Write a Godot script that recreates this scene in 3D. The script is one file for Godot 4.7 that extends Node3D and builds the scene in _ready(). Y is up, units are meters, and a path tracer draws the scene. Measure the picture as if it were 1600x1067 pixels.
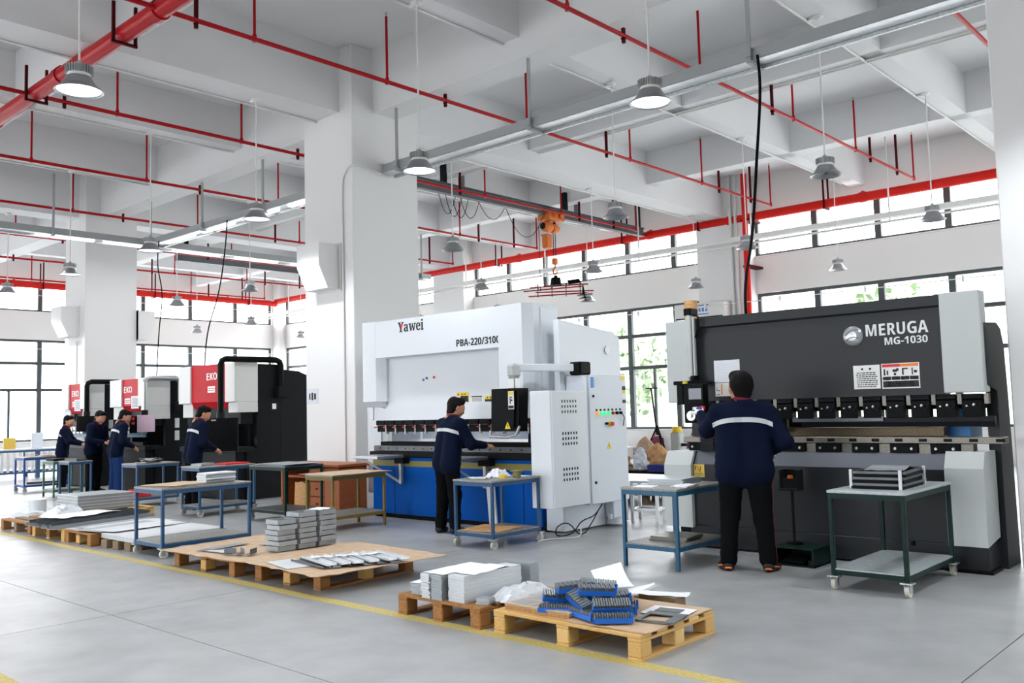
extends Node3D
# A press brake workshop: bending machines along a column row, carts and pallets in front, a coffered ceiling with sprinkler pipes.

var M := {}
var taken := {}
var rng := RandomNumberGenerator.new()
const UP := Vector3.UP

const LAMP_ENERGY := 9.0

func _ready() -> void:
	# camera
	var cam := Camera3D.new()
	cam.name = "camera"
	cam.fov = 41.558
	cam.near = 0.05
	cam.far = 400.0
	cam.transform = Transform3D(Basis(Vector3(0.73669, -0.026418, -0.675714), Vector3(0.070081, 0.996839, 0.037433), Vector3(0.672589, -0.074931, 0.736213)).orthonormalized(), Vector3(0, 1.5, 0))
	add_child(cam)
	cam.current = true
	# overcast sky and exposure
	var we := WorldEnvironment.new()
	we.name = "environment"
	var env := Environment.new()
	env.background_mode = Environment.BG_SKY
	var sky := Sky.new()
	var sm := ProceduralSkyMaterial.new()
	sm.sky_top_color = Color(0.965, 0.98, 1.0)
	sm.sky_horizon_color = Color(0.985, 0.99, 1.0)
	sm.ground_horizon_color = Color(0.95, 0.96, 0.97)
	sm.ground_bottom_color = Color(0.7, 0.7, 0.7)
	sm.sun_angle_max = 0.0
	sm.energy_multiplier = SKY_ENERGY
	sky.sky_material = sm
	env.sky = sky
	env.tonemap_mode = Environment.TONE_MAPPER_LINEAR
	env.tonemap_exposure = EXPOSURE
	env.sdfgi_enabled = true
	env.ssao_enabled = true
	env.ssil_enabled = true
	we.environment = env
	add_child(we)
	rng.seed = 20240
	make_materials()
	mat("pink", rgb(206, 178, 196), 0.5)
	mat("crate_blue", rgb(24, 34, 110), 0.5)
	build_setting()
	build_overhead()
	build_grey_machine()
	build_white_machine()
	build_red_machines()
	build_carts()
	build_pallets()
	build_people()
	build_background()
	build_outdoors()
const SKY_ENERGY := 11.0
const EXPOSURE := 0.95

# ---------------------------------------------------------------- mesh collector
class G:
	var v := PackedVector3Array()
	var n := PackedVector3Array()
	var xf := Transform3D()

	func tri(a: Vector3, b: Vector3, c: Vector3, na: Vector3, nb: Vector3, nc: Vector3) -> void:
		if (c - a).cross(b - a).dot(na + nb + nc) < 0.0:
			var t := b
			b = c
			c = t
			t = nb
			nb = nc
			nc = t
		v.append(xf * a)
		v.append(xf * b)
		v.append(xf * c)
		n.append((xf.basis * na).normalized())
		n.append((xf.basis * nb).normalized())
		n.append((xf.basis * nc).normalized())

	func quad(a: Vector3, b: Vector3, c: Vector3, d: Vector3, out := Vector3.ZERO) -> G:
		var m := (c - a).cross(b - a)
		if m.length_squared() < 1e-18:
			m = (d - a).cross(c - a)
		m = m.normalized()
		if out != Vector3.ZERO and m.dot(out) < 0.0:
			m = -m
		tri(a, b, c, m, m, m)
		tri(a, c, d, m, m, m)
		return self

	func box(c: Vector3, s: Vector3, bev := 0.0, b := Basis()) -> G:
		var h := s * 0.5
		var e: float = min(bev, min(h.x, min(h.y, h.z)) * 0.9)
		for ax in 3:
			var u := (ax + 1) % 3
			var w := (ax + 2) % 3
			for sg: float in [-1.0, 1.0]:
				var nn := Vector3.ZERO
				nn[ax] = sg
				var p := []
				for k in [[-1.0, -1.0], [1.0, -1.0], [1.0, 1.0], [-1.0, 1.0]]:
					var q := Vector3.ZERO
					q[ax] = sg * h[ax]
					q[u] = k[0] * (h[u] - e)
					q[w] = k[1] * (h[w] - e)
					p.append(c + b * q)
				quad(p[0], p[1], p[2], p[3], b * nn)
		if e > 0.0:
			for ax in 3:
				var u := (ax + 1) % 3
				var w := (ax + 2) % 3
				for su: float in [-1.0, 1.0]:
					for sw: float in [-1.0, 1.0]:
						var p := []
						for k in [[0, -1.0], [0, 1.0], [1, 1.0], [1, -1.0]]:
							var q := Vector3.ZERO
							q[ax] = k[1] * (h[ax] - e)
							q[u] = su * (h[u] - (e if k[0] == 1 else 0.0))
							q[w] = sw * (h[w] - (0.0 if k[0] == 1 else e))
							p.append(c + b * q)
						var o := Vector3.ZERO
						o[u] = su
						o[w] = sw
						quad(p[0], p[1], p[2], p[3], b * o)
			for sx: float in [-1.0, 1.0]:
				for sy: float in [-1.0, 1.0]:
					for sz: float in [-1.0, 1.0]:
						var a := c + b * Vector3(sx * h.x, sy * (h.y - e), sz * (h.z - e))
						var d := c + b * Vector3(sx * (h.x - e), sy * h.y, sz * (h.z - e))
						var f := c + b * Vector3(sx * (h.x - e), sy * (h.y - e), sz * h.z)
						var m := (b * Vector3(sx, sy, sz)).normalized()
						tri(a, d, f, m, m, m)
		return self

	# box given by its two corners
	func bx(x0: float, x1: float, y0: float, y1: float, z0: float, z1: float, bev := 0.0) -> G:
		return box(Vector3((x0 + x1) / 2, (y0 + y1) / 2, (z0 + z1) / 2), Vector3(absf(x1 - x0), absf(y1 - y0), absf(z1 - z0)), bev)

	func frame_of(d: Vector3) -> Basis:
		var k := d.normalized()
		var i := k.cross(Vector3.UP if absf(k.y) < 0.9 else Vector3.RIGHT).normalized()
		return Basis(i, k.cross(i), k)

	func cyl(a: Vector3, b: Vector3, r0: float, r1 := -1.0, sides := 12, caps := true) -> G:
		if r1 < 0.0:
			r1 = r0
		var f := frame_of(b - a)
		for k in sides:
			var t0 := TAU * k / sides
			var t1 := TAU * (k + 1) / sides
			var d0 := f.x * cos(t0) + f.y * sin(t0)
			var d1 := f.x * cos(t1) + f.y * sin(t1)
			tri(a + d0 * r0, b + d0 * r1, b + d1 * r1, d0, d0, d1)
			tri(a + d0 * r0, b + d1 * r1, a + d1 * r0, d0, d1, d1)
			if caps:
				tri(a, a + d0 * r0, a + d1 * r0, -f.z, -f.z, -f.z)
				tri(b, b + d0 * r1, b + d1 * r1, f.z, f.z, f.z)
		return self

	func bar(a: Vector3, b: Vector3, w: float, h: float, bev := 0.0) -> G:
		var k := (b - a).normalized()
		var i := UPV(k).cross(k).normalized()
		return box((a + b) / 2, Vector3(w, h, (b - a).length()), bev, Basis(i, k.cross(i), k))

	func UPV(k: Vector3) -> Vector3:
		return Vector3.UP if absf(k.y) < 0.95 else Vector3.BACK

	func tube(p: Array, r: float, sides := 8) -> G:
		var rings := []
		var f := Basis()
		for i in p.size():
			var d: Vector3 = p[min(i + 1, p.size() - 1)] - p[max(i - 1, 0)]
			if i == 0:
				f = frame_of(d)
			else:
				var k := d.normalized()
				var x := (f.x - k * f.x.dot(k)).normalized()
				f = Basis(x, k.cross(x), k)
			var ring := []
			for s in sides:
				var t := TAU * s / sides
				ring.append(f.x * cos(t) + f.y * sin(t))
			rings.append(ring)
		for i in p.size() - 1:
			for s in sides:
				var s2 := (s + 1) % sides
				var a: Vector3 = rings[i][s]
				var b: Vector3 = rings[i][s2]
				var c: Vector3 = rings[i + 1][s2]
				var d: Vector3 = rings[i + 1][s]
				tri(p[i] + a * r, p[i] + b * r, p[i + 1] + c * r, a, b, c)
				tri(p[i] + a * r, p[i + 1] + c * r, p[i + 1] + d * r, a, c, d)
		for e in [0, p.size() - 1]:
			var o: Vector3 = (p[0] - p[1] if e == 0 else p[-1] - p[-2]).normalized()
			for s in sides:
				tri(p[e], p[e] + rings[e][s] * r, p[e] + rings[e][(s + 1) % sides] * r, o, o, o)
		return self

	# profile of Vector2(radius, height) turned about an axis through c
	func lathe(c: Vector3, prof: Array, sides := 20, b := Basis()) -> G:
		for i in prof.size() - 1:
			var p: Vector2 = prof[i]
			var q: Vector2 = prof[i + 1]
			var t := Vector2(q.y - p.y, p.x - q.x).normalized()
			for s in sides:
				var a0 := TAU * s / sides
				var a1 := TAU * (s + 1) / sides
				var d0 := Vector3(cos(a0), 0, sin(a0))
				var d1 := Vector3(cos(a1), 0, sin(a1))
				var n0 := b * (d0 * t.x + Vector3.UP * t.y)
				var n1 := b * (d1 * t.x + Vector3.UP * t.y)
				var A := c + b * (d0 * p.x + Vector3.UP * p.y)
				var B := c + b * (d1 * p.x + Vector3.UP * p.y)
				var C := c + b * (d1 * q.x + Vector3.UP * q.y)
				var D := c + b * (d0 * q.x + Vector3.UP * q.y)
				if p.x > 1e-5:
					tri(A, B, C, n0, n1, n1)
				if q.x > 1e-5:
					tri(A, C, D, n0, n1, n0)
		return self

	# polygon of Vector2 in the plane of axes i and j, pushed from o along k by its length
	func prism(poly: PackedVector2Array, o: Vector3, i: Vector3, j: Vector3, k: Vector3) -> G:
		var ix := Geometry2D.triangulate_polygon(poly)
		var kn := k.normalized()
		var cw := Geometry2D.is_polygon_clockwise(poly)
		for t in range(0, ix.size(), 3):
			var a := o + i * poly[ix[t]].x + j * poly[ix[t]].y
			var b := o + i * poly[ix[t + 1]].x + j * poly[ix[t + 1]].y
			var c := o + i * poly[ix[t + 2]].x + j * poly[ix[t + 2]].y
			tri(a, b, c, -kn, -kn, -kn)
			tri(a + k, b + k, c + k, kn, kn, kn)
		for t in poly.size():
			var p := poly[t]
			var q := poly[(t + 1) % poly.size()]
			var e := q - p
			var out := Vector2(e.y, -e.x) * (-1.0 if cw else 1.0)
			var a := o + i * p.x + j * p.y
			var b := o + i * q.x + j * q.y
			quad(a, b, b + k, a + k, i * out.x + j * out.y)
		return self

	# thin bent sheet over a grid of points, with its thickness
	func sheet(nu: int, nv: int, at: Callable, th: float) -> G:
		for s: float in [1.0, -1.0]:
			for a in nu:
				for b in nv:
					var off := Vector3.UP * (th if s > 0 else 0.0)
					var p0: Vector3 = at.call(float(a) / nu, float(b) / nv)
					var p1: Vector3 = at.call(float(a + 1) / nu, float(b) / nv)
					var p2: Vector3 = at.call(float(a + 1) / nu, float(b + 1) / nv)
					var p3: Vector3 = at.call(float(a) / nu, float(b + 1) / nv)
					quad(p0 + off, p1 + off, p2 + off, p3 + off, Vector3.UP * s)
		for e in 4:
			var m := nu if e < 2 else nv
			for k in m:
				var t0 := float(k) / m
				var t1 := float(k + 1) / m
				var p0: Vector3 = at.call(t0, float(e)) if e < 2 else at.call(float(e - 2), t0)
				var p1: Vector3 = at.call(t1, float(e)) if e < 2 else at.call(float(e - 2), t1)
				quad(p0, p1, p1 + Vector3.UP * th, p0 + Vector3.UP * th)
		return self

	func add(o: G, t: Transform3D) -> G:
		var flip := t.basis.determinant() < 0.0
		for k in range(0, o.v.size(), 3):
			for q in ([0, 2, 1] if flip else [0, 1, 2]):
				v.append(xf * (t * o.v[k + q]))
				n.append((xf.basis * (t.basis * o.n[k + q])).normalized())
		return self

	func mesh() -> ArrayMesh:
		var a := []
		a.resize(Mesh.ARRAY_MAX)
		a[Mesh.ARRAY_VERTEX] = v
		a[Mesh.ARRAY_NORMAL] = n
		var m := ArrayMesh.new()
		m.add_surface_from_arrays(Mesh.PRIMITIVE_TRIANGLES, a)
		return m

func g() -> G:
	return G.new()

# ---------------------------------------------------------------- scene tree helpers
func numbered(called: String) -> String:
	if not taken.has(called):
		taken[called] = 0
		return called
	taken[called] += 1
	return "%s_%03d" % [called, taken[called]]

func obj(called: String, s: G, m: Material, parent: Node = null) -> MeshInstance3D:
	return put(called, s.mesh(), m, parent)

func put(called: String, mesh: Mesh, m: Material, parent: Node = null) -> MeshInstance3D:
	var o := MeshInstance3D.new()
	o.mesh = mesh
	o.material_override = m
	if parent == null:
		o.name = numbered(called)
		add_child(o)
	else:
		o.name = called
		parent.add_child(o, true)
	return o

func thing(called: String, label: String, category: String, at := Vector3.ZERO, turn := 0.0, group := "") -> Node3D:
	var o := Node3D.new()
	o.name = numbered(called)
	add_child(o)
	o.position = at
	o.rotation.y = turn
	tag(o, label, category, group)
	return o

func tag(o: Node, label: String, category := "", group := "", kind := "") -> Node:
	o.set_meta("label", label)
	if category:
		o.set_meta("category", category)
	if group:
		o.set_meta("group", group)
	if kind:
		o.set_meta("kind", kind)
	return o

func structure(called: String, label := "", category := "") -> Node3D:
	var o := Node3D.new()
	o.name = called
	add_child(o)
	o.set_meta("kind", "structure")
	if label:
		tag(o, label, category)
	return o

func copy(o: Node3D, at: Vector3, turn := 0.0, label := "") -> Node3D:
	var c: Node3D = o.duplicate()
	c.name = numbered(String(o.name).trim_suffix("_000"))
	add_child(c)
	c.position = at
	c.rotation.y = turn
	if label:
		c.set_meta("label", label)
	return c

func letters(parent: Node, called: String, s: String, height: float, at: Vector3, m: Material, font := "Droid Sans", bold := 700, italic := false, stretch := 1.0, turn := 0.0) -> MeshInstance3D:
	var t := TextMesh.new()
	var f := SystemFont.new()
	f.font_names = PackedStringArray([font])
	f.font_weight = bold
	f.font_italic = italic
	t.font = f
	t.text = s
	t.font_size = 64
	t.pixel_size = height / 46.0
	t.depth = 0.004
	t.curve_step = 1.0
	t.horizontal_alignment = HORIZONTAL_ALIGNMENT_LEFT
	t.vertical_alignment = VERTICAL_ALIGNMENT_BOTTOM
	var o := put(called, t, m, parent)
	o.position = at
	o.scale = Vector3(stretch, 1, 1)
	o.rotation.y = turn
	return o

# ---------------------------------------------------------------- materials
func noise_tex(seed_: int, freq: float, c0: Color, c1: Color, octaves := 4, mid := 0.5) -> NoiseTexture2D:
	var f := FastNoiseLite.new()
	f.seed = seed_
	f.frequency = freq
	f.fractal_octaves = octaves
	var t := NoiseTexture2D.new()
	t.width = 512
	t.height = 512
	t.seamless = true
	t.noise = f
	var r := Gradient.new()
	r.offsets = PackedFloat32Array([0.0, mid, 1.0])
	r.colors = PackedColorArray([c0, c0.lerp(c1, 0.5), c1])
	t.color_ramp = r
	return t

func mat(called: String, c: Color, rough := 0.6, metal := 0.0) -> StandardMaterial3D:
	var m := StandardMaterial3D.new()
	m.albedo_color = c
	m.roughness = rough
	m.metallic = metal
	m.resource_name = called
	M[called] = m
	return m

func grained(called: String, c0: Color, c1: Color, freq: float, scale_: Vector3, rough := 0.6, metal := 0.0, octaves := 4, world := false) -> StandardMaterial3D:
	var m := mat(called, Color.WHITE, rough, metal)
	m.albedo_texture = noise_tex(called.hash() % 1000, freq, c0, c1, octaves)
	m.uv1_triplanar = true
	m.uv1_world_triplanar = world
	m.uv1_scale = scale_
	return m

func rgb(r: int, gg: int, b: int) -> Color:
	return Color8(r, gg, b)

func make_materials() -> void:
	mat("wall", rgb(234, 233, 231), 0.85)
	mat("ceiling", rgb(228, 228, 229), 0.9)
	mat("column", rgb(230, 230, 230), 0.8)
	var fl := grained("floor", rgb(150, 152, 153), rgb(167, 169, 170), 0.012, Vector3.ONE * 0.3, 0.33, 0.0, 6, true)
	fl.roughness_texture = noise_tex(77, 0.02, Color(0.72, 0.72, 0.72), Color(1, 1, 1), 5)
	fl.roughness_texture_channel = BaseMaterial3D.TEXTURE_CHANNEL_RED
	fl.roughness = 0.4
	mat("joint", rgb(96, 98, 100), 0.9)
	grained("yellow_line", rgb(172, 152, 78), rgb(206, 190, 124), 0.05, Vector3.ONE * 1.2, 0.6, 0.0, 5, true)
	mat("frame", rgb(72, 77, 80), 0.5, 0.2)
	var gl := mat("glass", Color(0.93, 0.97, 0.96, 0.07), 0.02)
	gl.transparency = BaseMaterial3D.TRANSPARENCY_ALPHA
	gl.metallic_specular = 0.5
	mat("red", rgb(172, 12, 24), 0.34)
	mat("red_dark", rgb(72, 8, 16), 0.5)
	mat("red_orange", rgb(212, 34, 26), 0.36)
	grained("zinc", rgb(168, 172, 175), rgb(206, 210, 212), 0.03, Vector3.ONE * 1.5, 0.32, 0.75, 3)
	mat("tray_side", rgb(158, 162, 163), 0.5, 0.3)
	grained("tray_bottom", rgb(206, 209, 211), rgb(228, 231, 233), 0.01, Vector3.ONE, 0.3, 0.55, 3)
	mat("conduit", rgb(226, 226, 224), 0.6)
	mat("aluminium", rgb(190, 192, 194), 0.34, 0.8)
	mat("reflector", rgb(168, 170, 173), 0.3, 0.85)
	mat("lamp_off", rgb(84, 86, 90), 0.5)
	var on := mat("lamp_on", rgb(255, 255, 255), 0.5)
	on.emission_enabled = true
	on.emission = Color(0.97, 0.98, 1.0)
	on.emission_energy_multiplier = 3.0
	var tube_ := mat("tube_on", rgb(255, 255, 255), 0.5)
	tube_.emission_enabled = true
	tube_.emission = Color(0.97, 0.99, 1.0)
	tube_.emission_energy_multiplier = 2.2
	mat("cable", rgb(14, 14, 16), 0.5)
	mat("cable_white", rgb(222, 222, 220), 0.5)
	mat("i_beam", rgb(98, 102, 106), 0.5)
	grained("hoist_orange", rgb(196, 92, 20), rgb(232, 132, 38), 0.05, Vector3.ONE * 4, 0.5)
	mat("steel_dark", rgb(36, 38, 41), 0.45, 0.3)
	grained("steel", rgb(132, 134, 134), rgb(176, 178, 178), 0.04, Vector3.ONE * 3, 0.35, 0.85)
	grained("steel_worn", rgb(84, 80, 74), rgb(150, 146, 138), 0.06, Vector3.ONE * 3, 0.42, 0.7)
	grained("die_brown", rgb(64, 54, 40), rgb(122, 106, 78), 0.04, Vector3(2, 6, 6), 0.45, 0.5)
	mat("black", rgb(12, 13, 14), 0.42)
	mat("black_soft", rgb(18, 19, 21), 0.55)
	grained("anthracite", rgb(36, 39, 42), rgb(43, 46, 49), 0.2, Vector3.ONE * 2, 0.34)
	var hm := grained("hammered", rgb(60, 64, 72), rgb(150, 156, 166), 0.25, Vector3.ONE * 3.0, 0.3, 0.35, 2)
	hm.roughness = 0.32
	mat("guard_grey", rgb(186, 191, 190), 0.45)
	mat("machine_white", rgb(222, 227, 233), 0.4)
	mat("machine_white_b", rgb(212, 218, 226), 0.42)
	mat("machine_blue", rgb(0, 76, 160), 0.4)
	mat("olive", rgb(128, 118, 62), 0.5, 0.3)
	mat("eko_red", rgb(184, 16, 32), 0.45)
	mat("eko_white", rgb(216, 216, 214), 0.5)
	mat("eko_black", rgb(22, 25, 28), 0.45)
	mat("ink", rgb(18, 18, 20), 0.6)
	mat("logo_white", rgb(220, 222, 224), 0.4)
	mat("logo_ball", rgb(176, 180, 184), 0.28, 0.6)
	mat("sign_white", rgb(232, 232, 230), 0.6)
	mat("sign_yellow", rgb(238, 206, 40), 0.5)
	mat("sign_orange", rgb(240, 120, 30), 0.5)
	mat("sign_red", rgb(214, 30, 34), 0.5)
	mat("sign_blue", rgb(70, 140, 210), 0.5)
	grained("plate_yellow", rgb(206, 168, 62), rgb(228, 196, 92), 0.05, Vector3.ONE * 5, 0.6)
	var tl := [["light_green", Color(0.2, 1.0, 0.6)], ["light_amber", Color(1.0, 0.6, 0.15)]]
	for q in tl:
		var lm := mat(q[0], q[1], 0.3)
		lm.emission_enabled = true
		lm.emission = q[1]
		lm.emission_energy_multiplier = 0.6
	var scr := mat("screen", rgb(60, 64, 76), 0.15)
	scr.emission_enabled = true
	scr.emission = Color(0.3, 0.32, 0.38)
	scr.emission_energy_multiplier = 0.3
	grained("blue_paint", rgb(14, 60, 104), rgb(46, 90, 126), 0.03, Vector3.ONE * 3, 0.45)
	grained("blue_bright", rgb(10, 62, 142), rgb(28, 86, 160), 0.03, Vector3.ONE * 3, 0.45)
	grained("blue_teal", rgb(16, 72, 106), rgb(38, 98, 128), 0.03, Vector3.ONE * 3, 0.45)
	mat("green_paint", rgb(14, 40, 34), 0.45)
	mat("green_light", rgb(64, 110, 92), 0.5)
	grained("gold_paint", rgb(104, 86, 24), rgb(134, 112, 40), 0.04, Vector3.ONE * 3, 0.5)
	grained("top_worn", rgb(112, 110, 106), rgb(176, 176, 172), 0.035, Vector3.ONE * 2, 0.5, 0.35, 6)
	grained("top_grey", rgb(158, 166, 168), rgb(186, 194, 196), 0.02, Vector3.ONE * 1.5, 0.45, 0.2)
	mat("wheel", rgb(206, 202, 190), 0.6)
	var wd := [["wood_a", rgb(206, 166, 98), rgb(226, 194, 132)], ["wood_b", rgb(192, 148, 82), rgb(218, 180, 114)], ["wood_stained", rgb(128, 84, 42), rgb(182, 130, 72)], ["wood_old", rgb(110, 92, 70), rgb(150, 130, 102)]]
	for q in wd:
		grained(q[0], q[1], q[2], 0.03, Vector3(1.2, 9, 9), 0.75)
	grained("cabinet_wood", rgb(142, 74, 32), rgb(178, 102, 52), 0.02, Vector3(6, 0.9, 6), 0.5)
	grained("cardboard", rgb(186, 158, 130), rgb(206, 180, 152), 0.01, Vector3.ONE * 1.5, 0.85, 0.0, 6)
	grained("kraft", rgb(190, 138, 88), rgb(222, 178, 126), 0.02, Vector3.ONE * 2, 0.8)
	mat("paper", rgb(236, 238, 242), 0.8)
	mat("paper_b", rgb(214, 218, 226), 0.8)
	mat("film", rgb(212, 217, 222), 0.3)
	grained("sheet_grey", rgb(156, 162, 166), rgb(172, 178, 181), 0.006, Vector3.ONE, 0.4, 0.45)
	grained("sheet_dark", rgb(84, 88, 92), rgb(102, 106, 110), 0.006, Vector3.ONE, 0.42, 0.5)
	grained("sheet_white", rgb(204, 208, 212), rgb(218, 221, 224), 0.006, Vector3.ONE, 0.45, 0.2)
	mat("bracket_blue", rgb(24, 104, 204), 0.45)
	grained("bracket_steel", rgb(96, 102, 108), rgb(136, 142, 146), 0.05, Vector3.ONE * 8, 0.4, 0.5)
	# people
	mat("skin", rgb(196, 142, 112), 0.6)
	mat("hair", rgb(20, 18, 18), 0.55)
	grained("navy", rgb(11, 18, 38), rgb(16, 25, 48), 0.05, Vector3.ONE * 5, 0.85)
	mat("maroon", rgb(112, 12, 36), 0.8)
	mat("stripe", rgb(200, 204, 208), 0.5)
	mat("trousers_black", rgb(12, 13, 15), 0.85)
	grained("jeans", rgb(22, 42, 84), rgb(36, 62, 108), 0.06, Vector3.ONE * 5, 0.85)
	mat("shoe", rgb(26, 24, 28), 0.6)
	mat("glove", rgb(222, 224, 232), 0.85)
	mat("purple", rgb(92, 66, 140), 0.7)
	mat("bag_maroon", rgb(110, 20, 60), 0.7)
	for q in ["eko_black", "black", "black_soft", "eko_red", "machine_blue", "steel_dark", "cable", "trousers_black", "navy", "hair", "red_dark", "jeans"]:
		M[q].metallic_specular = 0.2
	for q in ["anthracite", "red", "red_orange", "green_paint"]:
		M[q].metallic_specular = 0.3
	# outdoors
	grained("outdoor_ground", rgb(222, 222, 219), rgb(236, 236, 233), 0.02, Vector3.ONE * 0.2, 0.9)
	grained("hill", rgb(150, 166, 140), rgb(190, 200, 180), 0.03, Vector3.ONE * 0.25, 0.95, 0.0, 6)
	var lf := grained("leaf", rgb(138, 160, 126), rgb(176, 192, 158), 0.05, Vector3.ONE, 0.7)
	lf.backlight_enabled = true
	lf.backlight = Color(0.25, 0.35, 0.15)
	mat("bark", rgb(92, 78, 62), 0.9)
	mat("house", rgb(222, 216, 210), 0.85)
	mat("house_pink", rgb(226, 204, 206), 0.85)
	mat("house_glass", rgb(188, 198, 210), 0.25)

# ---------------------------------------------------------------- the setting
const ZB := -21.7
const XL := -33.3
const ZF := 12.0
const XR := 9.5
const SLAB := 7.47
const ROWS_LOW := [0.82, 2.6, 3.53, 4.35]
var window_count := 0

# a window of several bays; p0 and p1 lie on the wall line, cuts are the mullions between 0 and length
func window(o: Vector3, along: Vector3, cuts: Array, rows: Array, split_low: bool) -> void:
	window_count += 1
	var w := structure("window_%d" % window_count)
	var nrm := along.cross(UP)
	var b := Basis(along, UP, nrm)
	var L: float = cuts[-1]
	var y0: float = rows[0]
	var y1: float = rows[-1]
	var f := g()
	f.xf = Transform3D(b, o)
	f.bx(0, L, y0, y0 + 0.07, -0.05, 0.05, 0.006).bx(0, L, y1 - 0.08, y1, -0.05, 0.05, 0.006)
	f.bx(0, 0.08, y0 + 0.07, y1 - 0.08, -0.05, 0.05, 0.006).bx(L - 0.08, L, y0 + 0.07, y1 - 0.08, -0.05, 0.05, 0.006)
	obj("window_frame", f, M.frame, w)
	for k in range(1, cuts.size() - 1):
		var m := g()
		m.xf = f.xf
		m.bx(cuts[k] - 0.075, cuts[k] + 0.075, y0 + 0.07, y1 - 0.08, -0.06, 0.06, 0.006)
		obj("mullion", m, M.frame, w)
	for k in range(1, rows.size() - 1):
		for q in cuts.size() - 1:
			var m := g()
			m.xf = f.xf
			m.bx(cuts[q] + 0.075, cuts[q + 1] - 0.075, rows[k] - 0.05, rows[k] + 0.05, -0.045, 0.045, 0.006)
			obj("transom", m, M.frame, w)
	for q in cuts.size() - 1:
		for k in rows.size() - 1:
			var a: float = cuts[q] + 0.07
			var c: float = cuts[q + 1] - 0.07
			var xs := [a, c]
			if split_low and k == 0:
				xs = [a, (a + c) / 2, c]
				var m := g()
				m.xf = f.xf
				m.bx((a + c) / 2 - 0.035, (a + c) / 2 + 0.035, y0 + 0.06, rows[1] - 0.04, -0.035, 0.035)
				obj("sash_bar", m, M.frame, w)
			for s in xs.size() - 1:
				var p := g()
				p.xf = f.xf
				p.quad(Vector3(xs[s], rows[k] + 0.04, 0), Vector3(xs[s + 1], rows[k] + 0.04, 0), Vector3(xs[s + 1], rows[k + 1] - 0.04, 0), Vector3(xs[s], rows[k + 1] - 0.04, 0), Vector3(0, 0, 1))
				obj("pane", p, M.glass, w)

# a wall with two bands of windows; spans are the window bays along the wall
func window_wall(called: String, o: Vector3, along: Vector3, L: float, spans: Array, split_low := true) -> void:
	var w := structure(called)
	var nrm := along.cross(UP)
	var t := Transform3D(Basis(along, UP, nrm), o)
	var s := g()
	s.xf = t
	var D := -0.35
	s.bx(0, L, -0.1, 0.82, D, 0).bx(0, L, 4.35, 5.33, D, 0).bx(0, L, 6.4, SLAB + 0.1, D, 0)
	var at := 0.0
	for sp in spans:
		if sp[0] > at:
			s.bx(at, sp[0], 0.82, 4.35, D, 0).bx(at, sp[0], 5.33, 6.4, D, 0)
		at = sp[-1]
	if at < L:
		s.bx(at, L, 0.82, 4.35, D, 0).bx(at, L, 5.33, 6.4, D, 0)
	obj("wall_face", s, M.wall, w)
	for sp in spans:
		var cuts := []
		for c in sp:
			cuts.append(c - sp[0])
		var q: Vector3 = o + along * sp[0] - nrm * 0.14
		window(q, along, cuts, ROWS_LOW, split_low)
		window(q, along, cuts, [5.33, 6.4], false)
	for y in [0.82, 5.33]:
		var e := g()
		e.xf = t
		for sp in spans:
			e.bx(sp[0], sp[-1], y - 0.03, y + 0.004, -0.09, 0.03, 0.004)
		obj("window_sill", e, M.column, w)

func spread(a: float, b: float, step: float) -> Array:
	var n: int = max(1, roundi((b - a) / step))
	var r := []
	for k in n + 1:
		r.append(lerpf(a, b, float(k) / n))
	return r

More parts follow.
